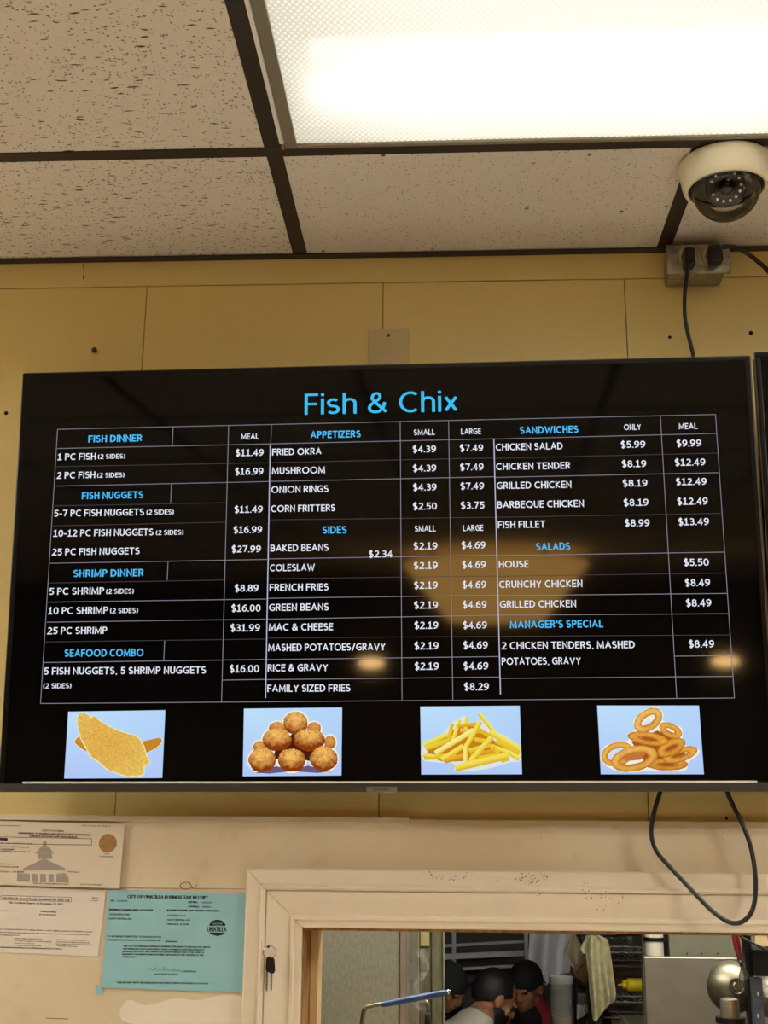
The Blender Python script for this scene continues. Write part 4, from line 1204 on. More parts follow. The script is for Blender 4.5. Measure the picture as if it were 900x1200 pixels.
# small square field left blank under the seal
# resale certificate
rq = [(-60, 1037), (124, 1043.5), (114.5, 1121), (-66, 1113)]
rc, f = paper('certificate_paper', rq, BT - .0012, M_paper, 'white sales tax certificate sheet left of the blue receipt', 'paper')
Y = BT - .0012
ink = MB(); sl_ = .03
for a in (('2021 Florida Annual Resale Certificate for Sales Tax', 3, 81.5, 1053.5, 2.3, .02), ('This Certificate Expires on December 31, 2021', 10, 73.5, 1058.6, 2.2, .01), ('Certificate Number', 47, 66.5, 1069, 1.7, 0), ('35-8017552354-2', 46, 66, 1072.6, 1.7, 0), ('DR-13', 108, 115, 1053, 1.6, .02), ('R. 10/20', 105.5, 115, 1056, 1.6, 0), ('Location', -5, 10, 1067.6, 1.6, 0),
          ('By extending this certificate or the certificate number to a selling dealer to make eligible purchases of taxable property', -40, 108.5, 1088.2, 1.5, 0), ('or services exempt from sales tax and discretionary sales surtax, the person or business named above certifies that', -40, 105, 1091.8, 1.5, 0), ('for one or more of the following purposes:', -40, 24, 1094.8, 1.5, 0),
          ('Resale as tangible personal property', 17, 49, 1100.2, 1.3, 0), ('Re-rental as tangible personal property', 17, 60, 1103, 1.3, 0), ('Resale of services', 17, 40, 1105.6, 1.3, 0), ('Re-rental as transient rental property', 17, 48, 1108.3, 1.3, 0),
          ('Incorporation as a material, ingredient or', 66, 101, 1101.6, 1.3, 0), ('component part of tangible personal property', 66, 105, 1104.2, 1.3, 0), ('that is being produced for sale by manufacturing,', 66, 107.5, 1106.6, 1.3, 0), ('compounding, or processing', 66, 90, 1109, 1.3, 0),
          ('Florida law provides for criminal and civil penalties for fraudulent use of a Florida Annual Resale Certificate.', -40, 73, 1109.4, 1.6, .02)):
    put(ink, f, Y, *a, slope=sl_)
for a, b in (((1.2, 1049.3), (83.5, 1051.6)), ((1.2, 1054.4), (83.5, 1056.8)), ((1.2, 1049.3), (1.2, 1054.4)), ((83.5, 1051.6), (83.5, 1056.8))): strip(ink, Y, a, b, .45)
ink.build('lettering', M_ink, rc, fix=False)
# blue business receipt
bq = [(126.3, 1043), (291, 1047), (286, 1163), (119.5, 1157.5)]
br_, f = paper('receipt_paper', bq, BT - .0024, M_bluep, 'pale blue business tax receipt beside the white window trim', 'paper')
Y = BT - .0024
ink = MB(); sl_ = .013
for a in (('CITY OF UMATILLA BUSINESS TAX RECEIPT', 149, 244, 1052.5, 3.6, .012), ('NO.', 130, 134.5, 1056.4, 1.9, .03), ('L-145075', 137.5, 149.5, 1056.6, 1.8, 0), ('ISSUED:', 221, 232, 1058.2, 1.9, .04), ('10/1/2020', 237, 248, 1058.5, 1.8, 0), ('EXPIRES:', 221, 233.5, 1063.4, 1.9, .04), ('9/30/2021', 237, 247.5, 1063.6, 1.8, 0),
          ('BUSINESS OWNER AND LOCATION', 128.5, 179, 1067, 2.1, .03), ('CLUCK-FISH & CHIX', 128.5, 152, 1072.4, 1.8, 0), ('106 W CENTRAL AVE', 128.5, 154.5, 1077.4, 1.8, 0), ('BUSINESS NAME AND MAILING ADDRESS:', 196, 257.5, 1067.7, 2.1, .03), ('SOFISH LLC', 196, 218, 1073.6, 1.9, 0), ('106 W CENTRAL AVE', 196, 223, 1078.9, 1.9, 0), ('UMATILLA, FL 32784', 196, 222, 1084, 1.9, 0),
          ('TO BE HEREBY PERMITTED TO ENGAGE IN THE', 126, 189, 1098.2, 1.9, 0), ('BUSINESS, PROFESSION OR OCCUPATION OF:', 126, 188, 1102.4, 1.9, .01), ('Restaurant', 194.5, 208, 1104, 1.9, .01),
          ('THE CITY OF UMATILLA EXPRESSLY RESERVES THE RIGHT TO REVOKE OR CANCEL', 144.5, 247, 1109.6, 1.7, .035), ('THE PRIVILEGES ASSOCIATED WITH THIS DOCUMENT IF ANY PERSON/ENTITY', 144, 240, 1112.8, 1.7, .035), ('BUSINESS VIOLATES OR CONDUCTS SUCH BUSINESS THAT IT BECOMES A', 144, 239, 1115.9, 1.7, .035), ('NUISANCE OR DISRUPTS AND DISTURBS THE PEACE OF THE CITIZENS OF THE', 143.6, 238.5, 1119, 1.7, .035), ('COMMUNITY.', 143.6, 158.5, 1122.3, 1.7, .03),
          ('City Manager', 215, 230.5, 1138.8, 1.8, .0), ('AUTHORIZED SIGNATURE', 181, 209, 1142.3, 1.6, 0), ('THIS RECEIPT MUST BE DISPLAYED FOR PUBLIC VIEW AT BUSINESS LOCATION', 137, 244, 1152.2, 1.9, .03)):
    put(ink, f, Y, *a, slope=sl_)
ink.build('lettering', M_ink, br_, fix=False)
sg = MB()
rg = random.Random(4)
pts = [(173, 1137.5), (175, 1134), (177, 1136.8), (179, 1137), (183, 1133.6), (182.5, 1137), (185, 1137.2), (186.5, 1135), (188, 1137.4), (190, 1135.7), (193, 1133.2), (192, 1138), (196, 1135), (197, 1138), (199.5, 1135.4), (201, 1138.2), (203.5, 1134.6), (204, 1138.4), (207, 1136), (208, 1138.4), (210.5, 1136.4), (213, 1138.6), (226, 1139)]
sg.tube(spline([P(x, y, Y - .0002) for x, y in pts], 4), .0002, 5)
sg.build('signature', M_ink, br_)
em = MB()
def epoly(pts, dy=-.0003): em._new([P(x, y, Y) + Vector((0, dy, 0)) for x, y in pts], [tuple(range(len(pts)))])
arc = [(254.8 + 9.5 * math.cos(math.radians(a)), 1085 - 7.2 * math.sin(math.radians(a))) for a in range(0, 181, 12)]
epoly(arc)
epoly([(245, 1092.5), (264, 1093), (261, 1095.5), (255, 1097), (248, 1095.3)])
text_to(em, 'UMATILLA', lambda u, v: P(u, -v + .01 * (u - 243), Y) + Vector((0, -.0003, 0)), 243, 265.5, -1091.6, 5.4, .03, 2)
em.build('emblem', M_ink, br_, fix=False, label='black round emblem')
wl = MB()
for k in range(3):
    wl._new([P(x, y, Y) + Vector((0, -.0005, 0)) for x, y in ((248 + k, 1080.6 + k * 1.6), (262 - k, 1080.8 + k * 1.6), (262 - k, 1081.2 + k * 1.6), (248 + k, 1081 + k * 1.6))], [(0, 1, 2, 3)])
wl.build('emblem_lines', M_bluep, br_, fix=False)
MB().prism([P(113, 1154, Y), P(120, 1156, Y), P(119.5, 1166, Y), P(112.5, 1165, Y)], (0, .0003, 0)).build('torn_corner', M_bluep, br_)

# ------------------------------------------------------------------ keys
YK = BT - .0235
hk = P(315.8, 1109.5, BT - .014)
nail = MB()
nail.tube([hk + Vector((0, .004, 0)), hk + Vector((0, -.012, .0012))], .0009, 8)
nail.ball(hk + Vector((0, -.012, .0012)), (.0022, .001, .0022), 10, 6)
tag(nail.build('nail', M_nailhead), 'small nail in white window trim holding the key ring', 'nail')
kr = thing('key_ring', 'key ring with two black headed keys on white window trim', 'keys', hk)
rc_ = P(315.8, 1116, YK)
rr = .0093
MB().tube([rc_ + Vector((rr * math.cos(a), -.0004 * math.sin(3 * a), rr * math.sin(a))) for a in [2 * math.pi * i / 32 for i in range(32)]], .0006, 8, closed=True).build('ring', M_chrome, kr, smooth=True)
for (xa, ya, xb, yb, bx0, by0, bx1, by1, dy) in ((316, 1121, 315.2, 1139, 312.6, 1139, 312.4, 1161, 0), (317.8, 1122, 319, 1140.5, 317.9, 1141, 317.8, 1160.5, -.0035)):
    a, b = P(xa, ya, YK + dy), P(xb, yb, YK + dy)
    k = MB()
    wd = .0048
    d = (b - a).normalized(); n = Vector((d.z, 0, -d.x))
    out = [a + n * wd * .55, a + n * wd + d * .003, b + n * wd - d * .004, b + n * wd * .6, b - n * wd * .6, b - n * wd - d * .004, a - n * wd + d * .003, a - n * wd * .55]
    k.prism(out, (0, -.0026, 0))
    ky = k.build('key', M_black, kr)
    a2, b2 = P(bx0, by0, YK + dy - .0009), P(bx1, by1, YK + dy - .0009)
    m = MB(); d = (b2 - a2); L = d.length; d.normalize(); n = Vector((d.z, 0, -d.x)); w_ = .0017
    edge = []
    for i in range(9):
        edge.append(a2 + d * (L * i / 9) + n * (w_ - (.0007 if i % 2 else 0)))
    pts = [a2 - n * w_] + [b2 - n * w_ * .8, b2 + d * .001] + list(reversed(edge))
    m.prism(pts, (0, -.0009, 0))
    m.build('key_blade', m_metal('key_brass', '8F8876', 'B5AF9E', .35, (9, 9, 9)) if 'key_brass' not in bpy.data.materials else bpy.data.materials['key_brass'], ky)

# ------------------------------------------------------------------ kitchen beyond the opening
KX0, KX1, KY1 = -2.0, 3.0, 6.2
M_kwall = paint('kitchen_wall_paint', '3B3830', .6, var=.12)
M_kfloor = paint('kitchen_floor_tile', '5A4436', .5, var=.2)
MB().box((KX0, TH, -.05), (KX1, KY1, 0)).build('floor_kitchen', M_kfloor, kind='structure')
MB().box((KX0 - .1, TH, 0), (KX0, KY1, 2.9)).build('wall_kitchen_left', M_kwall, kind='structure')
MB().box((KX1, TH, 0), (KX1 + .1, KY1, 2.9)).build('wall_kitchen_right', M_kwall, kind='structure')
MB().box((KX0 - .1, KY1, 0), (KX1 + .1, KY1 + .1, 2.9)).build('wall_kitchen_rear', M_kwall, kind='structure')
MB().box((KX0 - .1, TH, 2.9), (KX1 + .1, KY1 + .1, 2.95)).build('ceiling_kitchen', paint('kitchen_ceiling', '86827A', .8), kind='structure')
def striplight(x, y, ln, st, label, nm):
    t = thing('strip_light', label, 'ceiling light', (x, y, 2.9))
    MB().box((x - ln / 2, y - .06, 2.84), (x + ln / 2, y + .06, 2.9), .004).build('body', M_whitebox, t)
    for dy in (-.03, .03):
        MB().tube([(x - ln / 2 + .02, y + dy, 2.825), (x + ln / 2 - .02, y + dy, 2.825)], .014, 12).build('tube', emit('kitchen_tube_' + nm, (1, .98, .88), st), t, smooth=40)
striplight(-.15, .62, 1.1, KITCHEN, 'kitchen strip light over the galvanised cabinet beyond the opening', 'a')
striplight(1.05, 1.35, 1.1, KITCHEN * 1.3, 'kitchen strip light over the stainless equipment beyond the opening', 'b')

def slab(mb, px0, py0, px1, py1, Y, depth, bev=.002):
    a, b = P(px0, py0, Y), P(px1, py1, Y)
    mb.box((a.x, Y, b.z), (b.x, Y + depth, a.z), bev)
    return mb
# galvanised cabinet at the left
cb = thing('cabinet', 'tall galvanised steel cabinet beyond left side of the pass-through', 'cabinet', (P(420, 1150, 1.0).x, 1.3, 0))
a, b = P(330, 1000, 1.0), P(468.5, 1100, 1.0)
MB().box((a.x, 1.0, .02), (b.x, 1.65, 2.35), .004).build('body', M_galvpanel, cb)
c = P(477.2, 1100, .99).x
MB().box((b.x + .001, .99, .02), (c, 1.65, 2.35), .003).build('corner_trim', paint('pinkish_steel', '9C9082', .4, .6), cb)
MB().box((a.x + .01, 1.01, 0), (c - .01, 1.6, .0195)).build('plinth', M_darksteel, cb)
# steel channel and olive post
ps = thing('steel_channel', 'narrow bright steel channel post beside the galvanised cabinet', 'post', (P(485, 1150, 1.15).x, 1.2, 0))
a, b = P(480.2, 1100, 1.15).x, P(490.5, 1100, 1.15).x
mb = MB(); mb.box((a, 1.15, 0), (a + .002, 1.21, 2.9)); mb.box((b - .002, 1.15, 0), (b, 1.21, 2.9)); mb.box((a + .002, 1.155, 0), (b - .002, 1.158, 2.9))
mb.build('channel', paint('bright_channel_steel', 'A6A498', .35, .5), ps)
mb = MB()
rng = random.Random(9)
for i in range(26):
    z = rng.uniform(P(485, 1200, 1.15).z - .1, P(485, 1112, 1.15).z); x = rng.uniform(a + .002, b - .002)
    mb.ball((x, 1.154, z), (.0016, .0012, .0022), 6, 4)
mb.build('rivets', M_chrome, ps)
op = thing('corner_post', 'mottled olive painted post left of the bending kitchen workers', 'post', (P(510, 1150, 1.25).x, 1.3, 0))
a, b, c = P(491.5, 1100, 1.25).x, P(505, 1100, 1.25).x, P(518.5, 1100, 1.25).x
MB().box((a, 1.262, 0), (b, 1.34, 2.9), .002).build('recessed_face', M_oldpost, op)
MB().box((b + .001, 1.25, 0), (c, 1.34, 2.9), .003).build('front_face', M_oldpost, op)
d = P(521, 1100, 1.24).x
MB().box((c + .0005, 1.24, 0), (d, 1.34, 2.9), .0008).build('edge_strip', paint('pale_olive_edge', '8C8A70', .5), op)
mb = slab(MB(), 492.5, 1092, 503.2, 1108.8, 1.258, .003, .0008).build('paper_label', paint('yellowed_label', 'CDBF86', .7), op)
# crumpled clear wrap hanging on the channel
wr = MB(); rng = random.Random(2)
w0 = [[P(487 + 11 * u / 3 + rng.uniform(-1.6, 1.6) + 5 * math.sin(v * .8), 1112 + v * 9, 1.12 + rng.uniform(-.012, .012)) for v in range(9)] for u in range(4)]
vs = [[wr.bm.verts.new(p) for p in r] for r in w0]
for i in range(3):
    for j in range(8): wr.bm.faces.new((vs[i][j], vs[i + 1][j], vs[i + 1][j + 1], vs[i][j + 1]))
tag(wr.build('plastic_wrap', M_wrap), 'crumpled clear plastic wrap caught on the bright steel channel', 'plastic wrap')
# fry basket with blue grip
fb = thing('fry_basket', 'wire fry basket handle with blue grip in the pass-through', 'fry basket', P(470, 1230, .55))
YG = .55
MB().tube(spline([P(421, 1225, YG), P(424, 1200, YG), P(426, 1186, YG), P(430, 1180.5, YG), P(440, 1178, YG), P(450, 1176.2, YG)], 6), .0040, 8).build('wire', M_pot, fb, smooth=True)
g0, g1 = P(447, 1177.3, YG), P(524.5, 1162.8, YG)
MB().tube([g0.lerp(g1, t) for t in (0, .02, .1, .5, .9, .97, 1)], [.004, .0048, .0056, .0060, .0060, .0052, .004], 12).build('grip', paint('blue_rubber', '1E4079', .45, var=.12, vscale=30), fb, smooth=True, label='blue rubber grip')
MB().ball(P(525.5, 1162.4, YG), .0042, 10, 6).build('end_cap', M_chrome, fb, smooth=True)
MB().tube(spline([P(489, 1172, YG + .01), P(497, 1172.5, YG + .01), P(501, 1177, YG + .01), P(501.5, 1186, YG + .01), P(500.5, 1200, YG + .01), P(497, 1225, YG + .01)], 6), .0036, 8).build('hook_wire', M_steel, fb, smooth=True)
MB().tube([P(501.4, 1187, YG + .01), P(500.4, 1201, YG + .01), P(498, 1220, YG + .01)], .0052, 10).build('hook_sleeve', M_black, fb, smooth=True)
bk = MB()
b0 = P(421, 1225, YG); b1 = P(497, 1225, YG)
zt_, zb_ = b0.z, b0.z - .14
for i in range(9):
    x = b0.x + (b1.x - b0.x) * i / 8
    bk.tube([(x, YG, zt_), (x, YG, zb_), (x, YG + .2, zb_), (x, YG + .2, zt_)], .0018, 6)
for i in range(6):
    z = zt_ + (zb_ - zt_) * i / 5
    bk.tube([(b0.x, YG, z), (b1.x, YG, z), (b1.x, YG + .2, z), (b0.x, YG + .2, z)], .0018, 6, closed=True)
bk.build('basket', M_steel, fb)
fr_ = thing('fryer', 'stainless fryer table standing under the blue gripped fry basket', 'fryer', ((b0.x + b1.x) / 2, YG + .1, 0))
MB().box((b0.x - .1, YG - .22, .06), (b1.x + .1, YG + .38, zb_ - .0022), .006).build('body', M_steel, fr_)
for sx in (b0.x - .07, b1.x + .07):
    for sy in (YG - .19, YG + .35):
        MB().tube([(sx, sy, 0), (sx, sy, .0598)], .018, 12).build('leg', M_steel, fr_)

# pale slatted rack at the back
rk = thing('slatted_rack', 'dim pale slatted rack behind the bending kitchen workers', 'rack', (P(570, 1120, 5.7).x, 5.75, 0))
M_slat = paint('pale_slat', 'C6C6CA', .5)
def rail(x0, y0, x1, y1, th, Y):
    a, b = P(x0, y0, Y), P(x1, y1, Y); h = P(x0, y0 - th / 2, Y).z - a.z
    MB().prism([a + Vector((0, 0, h)), b + Vector((0, 0, h)), b - Vector((0, 0, h)), a - Vector((0, 0, h))], (0, .03, 0)).build('rail', M_slat, rk)
rail(518, 1108.8, 614, 1103.3, 3.2, 5.7); rail(518, 1121.5, 614, 1117.2, 6.2, 5.7); rail(518, 1137, 614, 1131.6, 3.2, 5.7)
for x in (532, 617):
    a = P(x, 1120, 5.74).x
    MB().box((a - .012, 5.735, 0), (a + .012, 5.76, 2.3), .003).build('upright', M_slat, rk)

# hanging white aprons
def cloth(outline_fn, Y, amp, folds, name, mat, label, cat, nu=40, nv=20, ph=0.0, thick=.004):
    mb = MB()
    def f(u, v):
        x, y = outline_fn(u, v)
        d = amp * math.sin(folds * 2 * math.pi * u + ph + .6 * math.sin(3 * v)) * (.35 + .65 * v) + amp * .5 * math.sin(folds * 4.7 * u + 1.3 + 1.5 * v)
        return P(x, y, Y + d)
    mb.grid(f, nu, nv)
    mb.grid(lambda u, v: f(u, v) + Vector((0, thick, 0)), nu, nv)
    return tag(mb.build(name, mat, smooth=True), label, cat)
def edge(pts, v):
    for (a, xa), (b, xb) in zip(pts, pts[1:]):
        if a <= v <= b: return xa + (xb - xa) * (v - a) / (b - a)
    return pts[-1][1]
M_apron = paint('grey_white_cotton', 'DCDCE0', .85, var=.05)
def ap(u, v):
    bot = edge([(0, 1142), (.25, 1148), (.45, 1155), (.6, 1144), (.8, 1141), (1, 1140)], u)
    y = 1088 + (bot - 1088) * v
    return edge([(0, 621), (1, 618)], v) + u * edge([(0, 49), (1, 50)], v), y
cloth(ap, 5.15, .04, 1.6, 'apron', M_apron, 'grey white cloth hanging in folds above the capped worker in red', 'cloth')
ar_ = P(618, 1086, 5.15); ar2 = P(676, 1086, 5.15)
hr = thing('hanging_rail', 'steel wall rail holding the grey white hanging cloth', 'rail', ar_)
MB().tube([(ar_.x - .1, 5.15, ar_.z + .02), (ar2.x + .1, 5.15, ar_.z + .02)], .012, 10).build('bar', M_darksteel, hr)
for x in (ar_.x - .09, ar2.x + .09):
    MB().tube([(x, 5.15, ar_.z + .03), (x, 5.15, 2.9)], .008, 8).build('hanger', M_darksteel, hr)

# wire storage rack with towel, bottle, boxes (right of the workers)
YS = 3.4
wsx0, wsx1 = P(695, 1150, YS).x, P(753.5, 1150, YS).x
sr = thing('wire_shelf', 'black wire shelving unit holding the yellow squeeze bottle', 'shelf', ((wsx0 + wsx1) / 2, YS + .2, 0))
zs = [P(720, y, YS).z for y in (1109.5, 1125.5, 1167.5, 1186)]
for k, z in enumerate(zs + [.4]):
    s = MB()
    s.tube([(wsx0, YS, z), (wsx1, YS, z)], .004, 8); s.tube([(wsx0, YS, z - .022), (wsx1, YS, z - .022)], .0035, 8); s.tube([(wsx0, YS + .42, z), (wsx1, YS + .42, z)], .004, 8)
    n = 8
    s.tube([(wsx0 + (wsx1 - wsx0) * i / n, YS, z - (.022 if i % 2 else 0)) for i in range(n + 1)], .0025, 6)
    for i in range(9):
        x = wsx0 + (wsx1 - wsx0) * (i + .5) / 9
        s.tube([(x, YS, z + .002), (x, YS + .42, z + .002)], .0025, 6)
    s.build('wire_tray', M_dullsteel if k in (0, 2) else M_darksteel, sr)
for x in (wsx0 - .012, wsx1 + .012):
    for y in (YS - .004, YS + .42):
        MB().tube([(x, y, 0), (x, y, 2.25)], .012, 10).build('upright', M_oldpost if x > wsx0 else M_darksteel, sr)
# yellow squeeze bottle on its side
zt3 = zs[2] + .0052
br0 = (P(740, 1147, YS + .1).z - P(740, 1163.5, YS + .1).z) / 2
cz = zt3 + br0
xa, xb = P(724, 1155, YS + .1).x, P(758, 1155, YS + .1).x
bt = thing('squeeze_bottle', 'yellow squeeze bottle lying on the wire shelf', 'bottle', ((xa + xb) / 2, YS + .1, zt3))
BMx = Matrix.Translation((xa, YS + .1, cz)) @ basis((1, 0, 0))
Lb = xb - xa
M_yel = paint('mustard_yellow_plastic', 'E6CB12', .35, var=.03)
MB().lathe([(0, Lb * .28), (br0 * .55, Lb * .28), (br0 * .8, Lb * .30), (br0 * .97, Lb * .36), (br0, Lb * .42), (br0, Lb * .95), (br0 * .9, Lb), (0, Lb)], BMx, 24).build('body', M_yel, bt, smooth=40)
MB().lathe([(0, 0), (br0 * .12, 0.002), (br0 * .2, Lb * .12), (br0 * .55, Lb * .17), (br0 * .62, Lb * .2), (br0 * .62, Lb * .279), (0, Lb * .279)], BMx, 20).build('nozzle_cap', M_yel, bt, smooth=40)
# brown boxes on the shelf
M_card = paint('brown_cardboard', '7A5A3A', .8, var=.1)
M_cardd = paint('dark_cardboard', '4A3322', .8, var=.15)
def carton(x0, y0, x1, zb, Y, dp, mat, label):
    a = P(x0, y0, Y); b = P(x1, y0, Y)
    t = thing('carton', label, 'box', ((a.x + b.x) / 2, Y + dp / 2, zb))
    MB().box((a.x, Y, zb), (b.x, Y + dp, a.z), .003).build('box', mat, t)
    m = (a.x + b.x) / 2
    MB().box((m - .02, Y - .0006, a.z - .03), (m + .02, Y - .0001, a.z - .004)).build('tape', M_cardd, t)
carton(717, 1128.5, 748, zs[2] + .006, YS + .2, .16, M_cardd, 'dark brown carton behind the yellow bottle on the wire shelf')
carton(716, 1190, 751, .41, YS + .05, .3, M_card, 'tan carton on the lowest wire tray under the yellow bottle')

# towel over the end of the shelving
M_towel = None
tt = NT('pale_yellow_terry')
tt.base(tt.ramp(tt.noise(45, 5), [(.3, 'B4A87C'), (.7, 'D8CFA6')])); tt.set(rough=.95, spec=.1); tt.bump(tt.noise(400, 2), .5, .004)
YT = 3.30
def tw(u, v):
    l = edge([(0, 687), (.06, 685.5), (.2, 686), (.45, 688), (.62, 691), (.8, 691), (1, 694)], v)
    r = edge([(0, 702), (.05, 711), (.12, 714), (.3, 716), (.55, 718.5), (.74, 722), (.78, 720), (1, 697.5)], v)
    bot = edge([(0, 1168), (.12, 1196), (.25, 1197), (.5, 1187), (.8, 1177), (1, 1174)], u)
    y0 = 1096
    y = y0 + (bot - y0) * v
    l2 = edge([(0, 687), (.08, 685.5), (.3, 686.5), (.7, 690), (1, 691.5)], v); r2 = edge([(0, 702), (.06, 712), (.2, 715), (.5, 718), (.9, 722.2), (1, 720)], v)
    return l2 + (r2 - l2) * u, y
cloth(tw, YT, .014, 2.2, 'towel', tt.m, 'pale yellow terry towel draped from the wire shelving', 'towel', 36, 40, .8, .006)
# folded flap of the towel top, same cloth
fl = bpy.data.objects['towel']
mb = MB()
def fl_f(u, v):
    x = edge([(0, 688), (.4, 683), (.8, 678.8), (1, 681)], v) + u * edge([(0, 4), (.4, 6), (.8, 7.5), (1, 6)], v)
    return P(x, 1096 + 21.5 * v, YT - .03 - .02 * math.sin(math.pi * u))
mb.grid(fl_f, 8, 12); mb.grid(lambda u, v: fl_f(u, v) + Vector((0, .005, 0)), 8, 12)
mb.build('flap', tt.m, fl, smooth=True)
# top bar of the shelf end carrying the towel
bar = P(684, 1095.3, YT + .03); bar2 = P(716, 1095.3, YT + .03)
MB().tube([(bar.x - .02, YT + .03, bar.z), (bar2.x + .02, YT + .03, bar.z), (wsx1, YS - .004, bar.z)], .006, 8).build('towel_bar', M_darksteel, sr)
# tan paper sack and cardboard flap left of the towel
M_sack = paint('tan_sack', '9A8C70', .85, var=.08)
def sk(u, v):
    l = edge([(0, 671), (.5, 661.5), (.65, 661.5), (1, 672)], v); r = edge([(0, 674), (.5, 684), (1, 679)], v)
    return l + (r - l) * u, 1093 + 42 * v
cloth(sk, 3.75, .012, 1.0, 'paper_sack', M_sack, 'tan folded sack hanging just left of the yellow towel', 'sack', 12, 14)
cf = P(680, 1130, 3.6)
t = thing('cardboard_flap', 'tilted piece of brown cardboard left of the yellow towel', 'cardboard', cf)
mb = MB(); mb.prism([P(671.5, 1137, 3.6), P(684, 1119, 3.6), P(690, 1118, 3.6), P(690, 1150, 3.62), P(683, 1152, 3.62), P(674, 1144, 3.6)], (0, .006, 0))
mb.build('board', M_card, t)
MB().prism([P(675, 1140, 3.598), P(689, 1122, 3.598), P(690, 1123, 3.598), P(676, 1141.5, 3.598)], (0, .001, 0)).build('crease', M_cardd, t)
# black wire bin holding the cardboard
wb = thing('wire_bin', 'black wire frame bin between clear container and yellow towel', 'bin', P(682, 1200, 3.55))
f0, f1 = P(673, 1148, 3.5), P(691, 1160, 3.5)
zfl = .0
bn = MB()
for x in (f0.x, f1.x):
    for y in (3.5, 3.72): bn.tube([(x, y, 0), (x, y, f0.z if x == f0.x else f1.z)], .007, 8)
bn.build('post', M_black, wb)
bn = MB()
for k in range(4):
    z = -k * .11
    bn.tube([(f0.x, 3.5, f0.z + z), (f1.x, 3.5, f1.z + z), (f1.x, 3.72, f1.z + z), (f0.x, 3.72, f0.z + z)], .006, 8, closed=True)
bn.build('rim_wire', M_black, wb)
MB().box((f0.x + .012, 3.512, .35), (f1.x - .012, 3.708, P(680, 1165, 3.5).z), .004).build('tub', paint('grey_tub', '55534C', .6), wb)
def gr(u, v):
    return 676 + u * 14, 1176 + 2.2 * math.sin(3 * u) + v * (18 - 10 * u)
cloth(gr, 3.44, .01, 1.3, 'rag', paint('grey_rag', '8F8C84', .9), 'small grey rag draped over the black wire bin', 'rag', 14, 8)
# clear food container
YC = 3.2
ctn = thing('food_container', 'translucent white plastic food container beside worker in red', 'container', P(658, 1230, YC))
c0 = P(658, 1146, YC); rr0 = (P(672.5, 1146, YC).x - P(644, 1146, YC).x) / 2
hh = c0.z - P(658, 1215, YC).z
M_cont = NT('translucent_plastic'); M_cont.base('7C7B74'); M_cont.set(rough=.4, alpha=.55); M_cont = M_cont.m
CM = Matrix.Translation((c0.x, YC + rr0, c0.z - hh))
MB().lathe([(0, 0), (rr0 * .80, 0), (rr0 * .84, .006), (rr0 * .93, hh - .028), (rr0 * .93, hh - .02)], CM, 28).build('bucket', M_cont, ctn, smooth=40)
MB().lathe([(rr0 * .94, hh - .026), (rr0 * 1.0, hh - .022), (rr0 * 1.02, hh), (rr0 * .95, hh + .004), (rr0 * .92, hh - .01)], CM, 28).build('rim', paint('white_rim', '8E8D86', .4), ctn, smooth=40)
MB().lathe([(0, .003), (rr0 * .78, .003), (rr0 * .83, hh * .32), (0, hh * .32)], CM, 24).build('contents', paint('yellow_batter', '9C8F5E', .5), ctn)
tb_ = thing('prep_table', 'steel prep table under the translucent food container', 'table', (c0.x, YC + .1, 0))
ztb = c0.z - hh - .0005
MB().box((c0.x - .1, YC - .08, ztb - .03), (c0.x + .06, YC + .24, ztb), .004).build('tabletop', M_steel, tb_)
for sx in (-.08, .04):
    for sy in (-.05, .21):
        MB().tube([(c0.x + sx, YC + sy, 0), (c0.x + sx, YC + sy, ztb - .0302)], .014, 10).build('leg', M_steel, tb_)

# stainless equipment at the right
YE = 2.1
a, b = P(752.5, 1121, YE), P(940, 1121, YE)
eq = thing('steel_cooler', 'plain stainless steel panel fronted equipment right of the wire shelving', 'equipment', ((a.x + b.x) / 2, YE + .3, 0))
MB().box((a.x + .006, YE + .0255, .1), (b.x, YE + .62, a.z - .25), .004).build('body', M_steel, eq)
MB().box((a.x + .006, YE, .1), (b.x, YE + .025, a.z), .003).build('front_panel', M_panel, eq)
MB().box((a.x, YE - .006, .1), (a.x + .0055, YE + .03, a.z + .002), .0015).build('corner_trim', M_chrome, eq)
for sx in (a.x + .05, b.x - .05):
    for sy in (YE + .05, YE + .57):
        MB().tube([(sx, sy, 0), (sx, sy, .0998)], .02, 12).build('leg', M_darksteel, eq)
z1 = a.z - .25
bs = MB().box((P(783, 1100, YE + .64).x, YE + .625, z1 - .1), (b.x, YE + .65, z1 + .75), .003).build('back_guard', paint('grey_olive_guard', '7C7864', .5, .3, var=.1), eq)
for x in (805, 822, 841):
    MB().ball(P(x, 1117.5, YE + .62), (.0035, .003, .0035), 10, 6).build('bolt', M_darksteel, bs)
# white bucket with black band on top
cc_ = P(769, 1120, YE + .3)
rb = (P(781, 1110, YE + .3).x - P(757.5, 1110, YE + .3).x) / 2
bu = thing('bucket', 'white tub with black band standing on the stainless equipment', 'tub', (cc_.x, YE + .3 + rb, z1))
CM = Matrix.Translation((cc_.x, YE + .3 + rb, z1 + .0005))
zb1_, zb2_ = P(769, 1103.5, YE + .3).z - z1, P(769, 1099.2, YE + .3).z - z1
MB().lathe([(0, 0), (rb * .90, 0), (rb * .93, zb1_ - .002), (rb * .94, zb2_ + .003), (rb * .97, zb2_ + .06), (rb * .93, zb2_ + .06), (0, zb2_ + .04)], CM, 28).build('tub_body', paint('white_tub', 'CFC9B4', .4), bu, smooth=40)
MB().lathe([(rb * .945, zb1_), (rb * 1.08, zb1_), (rb * 1.08, zb2_), (rb * .945, zb2_)], CM, 28).build('band', M_black, bu, smooth=30)

